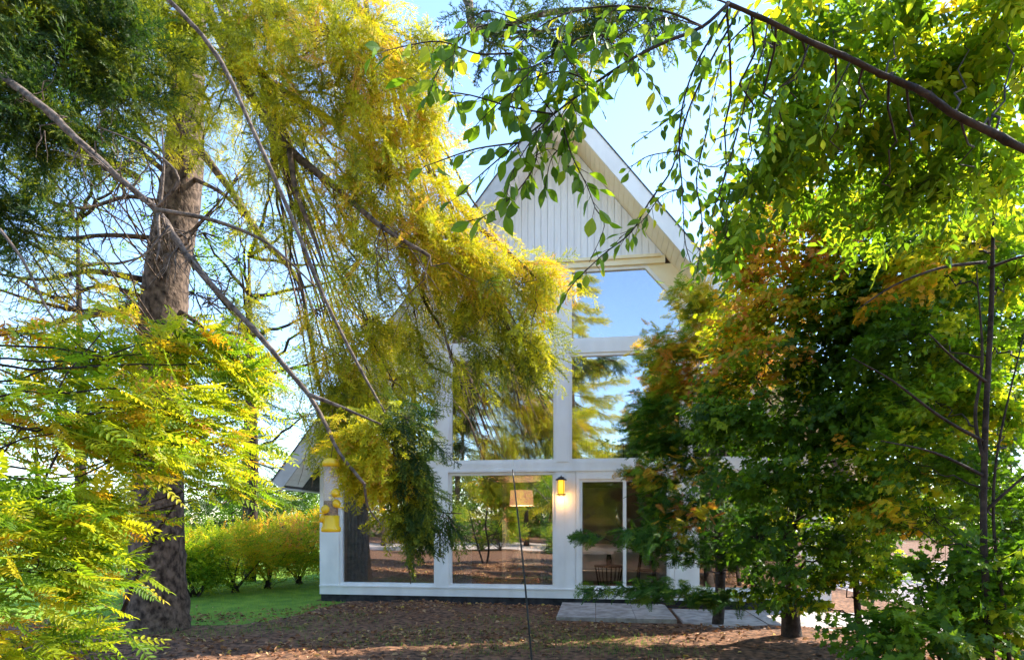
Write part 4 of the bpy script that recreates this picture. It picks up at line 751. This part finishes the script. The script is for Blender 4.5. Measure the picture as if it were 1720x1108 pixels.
for x, y, h, lab in [(-6.5, -14.5, 1.6, 'low bush behind the viewer mirrored in the leftmost window'), (-3.6, -15.5, 1.3, 'low bush mirrored beside the left edge of the window left of the lantern'), (-.6, -14.8, 1.1, 'low bush mirrored in the middle of the window left of the lantern'), (1.8, -15.6, 1.5, 'low bush mirrored beside the lantern post'), (4.6, -14.6, 1.4, 'low bush mirrored in the sliding door'), (7.6, -15.3, 1.7, 'low bush mirrored right of the sliding door')]:
    g = np.array([x, y, 0.0]); t_ = Tree('mirrored_shrub', lab, 'shrub', g, 'broad', 'bark_dark', 'bushes mirrored low in the windows')
    for k in range(5): t_.trunk_path([g + (u(-.1, .1), u(-.1, .1), 0), g + (u(-.5, .5), u(-.4, .4), h * .5), g + (u(-.8, .8), u(-.5, .5), h * .85)], [.02, .014, .004], 6)
    for k in range(7): t_.blob(g + (u(-.9, .9), u(-.5, .5), h * u(.2, .85)), (.5, .45, .3), 110, BEECH, (.2, .75), droop=.1, clus=8, limb_r=.008, root=g + (0, 0, .03))
    t_.done()
wood('mirrored_wood', 'dark mass of woodland across the road, mirrored low in the windows', -60, 60, -42, -34, 9.5, 16000, (.08, .5), (4, 8))
wood('distant_wood', 'low far off woodland closing the view behind the lawn', -90, 90, 40, 52, 6.5, 14000, (.1, .5), (4, 9))
# ================================================================ BIRD FEEDER, STAKE, FALLEN BRANCH
fd = 3.1; ft = P(556, 772, fd); fb = P(556, 889, fd); k = fd / F0; cx, cy = ft[0], ft[1]
bf = thing('bird_feeder', 'clear tube bird feeder with yellow cap, ports and tray hanging from the bare bough', 'bird feeder', (cx, cy, fb[2]))
zt, zb = ft[2], fb[2]; H = zt - zb; r = 12.5 * k
m = MB(); m.lathe([(r, 0), (r, H - .03)], (cx, cy, zb + .015), 24); m.build('tube', 'clear', bf, True)
m = MB(); m.lathe([(r * .93, 0), (r * .93, H * .36)], (cx, cy, zb + .02), 20); m.build('seed', 'seed', bf, True)
m = MB(); m.lathe([(r * 1.12, 0), (r * 1.15, .018), (r * .95, .034), (r * .4, .044)], (cx, cy, zt - .034), 24); m.build('cap', 'yellow_plastic', bf, True)
m = MB(); m.lathe([(r * 1.1, 0), (r * 1.3, .004), (r * 1.3, .022), (r * 1.12, .03), (r * 1.1, .085), (r * 1.0, .086)], (cx, cy, zb - .012), 24); m.build('tray', 'yellow_plastic', bf, True)
for (ang_, zz) in ((-.4, .135), (2.6 + math.pi, .19), (-1.9, .105), (-2.6, .06)):
    q = np.array([cx + r * math.cos(ang_), cy + r * math.sin(ang_), zb + zz]); dq = np.array([math.cos(ang_), math.sin(ang_), 0])
    m = MB(); m.tube([q - dq * .008, q + dq * .006, q + dq * .016 + (0, 0, .004)], [.021, .024, .016], 14); pt = m.build('port', 'yellow_plastic', bf, True)
    m = MB(); m.tube([q + dq * .014 - (0, 0, .020), q + dq * .055 - (0, 0, .020)], .004, 6); m.build('perch', 'yellow_plastic', bf)
hang = min(hpth, key=lambda p: np.linalg.norm(p[:2] - ft[:2])); 
m = MB(); m.tube([np.array([cx, cy, zt + .01]), (np.array([cx, cy, zt + .01]) + hang) / 2, hang], .0018, 5); m.build('hanger', 'black', bf)
m = MB(); s0 = P(898, 876 + 1500 / 5.6, 5.6); m.tube(spline([s0, P(893, 1105, 5.6), P(880, 960, 5.7), P(868, 850, 5.8), P(861, 788, 5.9)], 4), np.linspace(.011, .006, 17), 8)
o = m.build('garden_stake', 'black', None, True, loc=s0); tag(o, 'thin black leaning rod standing in front of the window left of the lantern', 'stake')
m = MB(); a = G(375, 1100); m.tube(spline([a + (0, 0, .02), G(392, 1088) + (0, 0, .03), G(408, 1079) + (0, 0, .04)], 4), np.linspace(.018, .010, 9), 7, wob=.08)
o = m.build('fallen_branch', 'bark_pale', None, True, loc=a); tag(o, 'short pale stick lying on the mulch at lower left', 'stick')
# ================================================================ GROUND COVER
m = MB(); n = 34000
x = rng.uniform(-9, 9, n); y = rng.uniform(-9.5, -.1, n); dn = np.sin(x * 2.3 + y) * np.sin(y * 3.1 - x) + np.sin(x * .9 - 2 * y + 2); kk = rng.random(n) < np.clip(.35 + .4 * dn, .08, 1); x, y = x[kk], y[kk]; keep = ~((x > -.05) & (x < 5.7) & (y > -2.05)) & ~((x < -4.6) & (y > -1.0)); x, y = x[keep], y[keep]; n = len(x)
v, f = pleaf(.045, .026, .3, .25); pr = (v, np.array([a for b in f for a in b]), np.array([len(b) for b in f]))
d = rng.normal(0, 1, (n, 3)); d[:, 2] *= .25; m.stamp(pr, np.stack([x, y, bedz(x, y) + rng.uniform(.006, .022, n)], -1), frames(d, .5), rng.uniform(.6, 1.9, n), rng.random(n) ** 1.2)
pp = needle_twig(.16, 6, .03, .0012, 2)[:3]; n2 = 2500; x2 = rng.uniform(-8, 8, n2); y2 = rng.uniform(-8, -.2, n2); k2 = ~((x2 > -.1) & (y2 > -2.05)) & (x2 > -4.4); x2, y2 = x2[k2], y2[k2]; n2 = len(x2)
d2 = rng.normal(0, 1, (n2, 3)); d2[:, 2] = 0; m.stamp(pp, np.stack([x2, y2, bedz(x2, y2) + .014], -1), frames(d2, .3), rng.uniform(.5, 1.6, n2), rng.random(n2) * .7)
tag(m.build('fallen_leaves', 'litter'), 'brown leaf litter scattered over the mulch', 'leaf litter', kind='stuff')
def blades(nm, x, y, h, ti, lab):
    n = len(x); m = MB(); pr = (np.array([(0, -.004, 0), (0, .004, 0), (.6, .0025, .02), (1.0, 0, .12)]) * np.array([1, 1, 1.]), np.array([0, 1, 2, 0, 2, 3]), np.array([3, 3]))
    d = rng.normal(0, .45, (n, 3)); d[:, 2] = 1; m.stamp(pr, np.stack([x, y, bedz(x, y)], -1), frames(d, .8), h * rng.uniform(.6, 1.3, n), rng.uniform(*ti, n))
    o = m.build(nm, 'grass'); tag(o, lab, 'grass', kind='stuff')
n = 60000; n = 80000; x = rng.uniform(-14, -3.9, n); y = rng.uniform(-3.9, 6, n); ke = (y > np.interp(x, [-14, -6.8, -5.4, -4.4, -4.05, -3.9], [-3.7, -3.0, -2.7, -2.4, -1.4, 0]) + rng.normal(0, .28, n)) & ~((x > -4.75) & (y > -.1))
blades('grass', x[ke], y[ke], .055, (.2, 1), 'short green lawn left of the house')
cl = [(G(a, b)[0], G(a, b)[1]) for a, b in [(330, 1070), (420, 1060), (500, 1060), (600, 1085), (720, 1070), (780, 1095), (920, 1070), (1010, 1090), (1030, 1085), (1100, 1100), (560, 1045), (860, 1050), (880, 1095)]]
k = rng.integers(0, len(cl), 4500); c = np.array(cl)[k]; blades('grass_tufts', c[:, 0] + rng.normal(0, .4, 4500), c[:, 1] + rng.normal(0, .25, 4500), .06, (.0, .8), 'sparse grass tufts growing through the mulch')
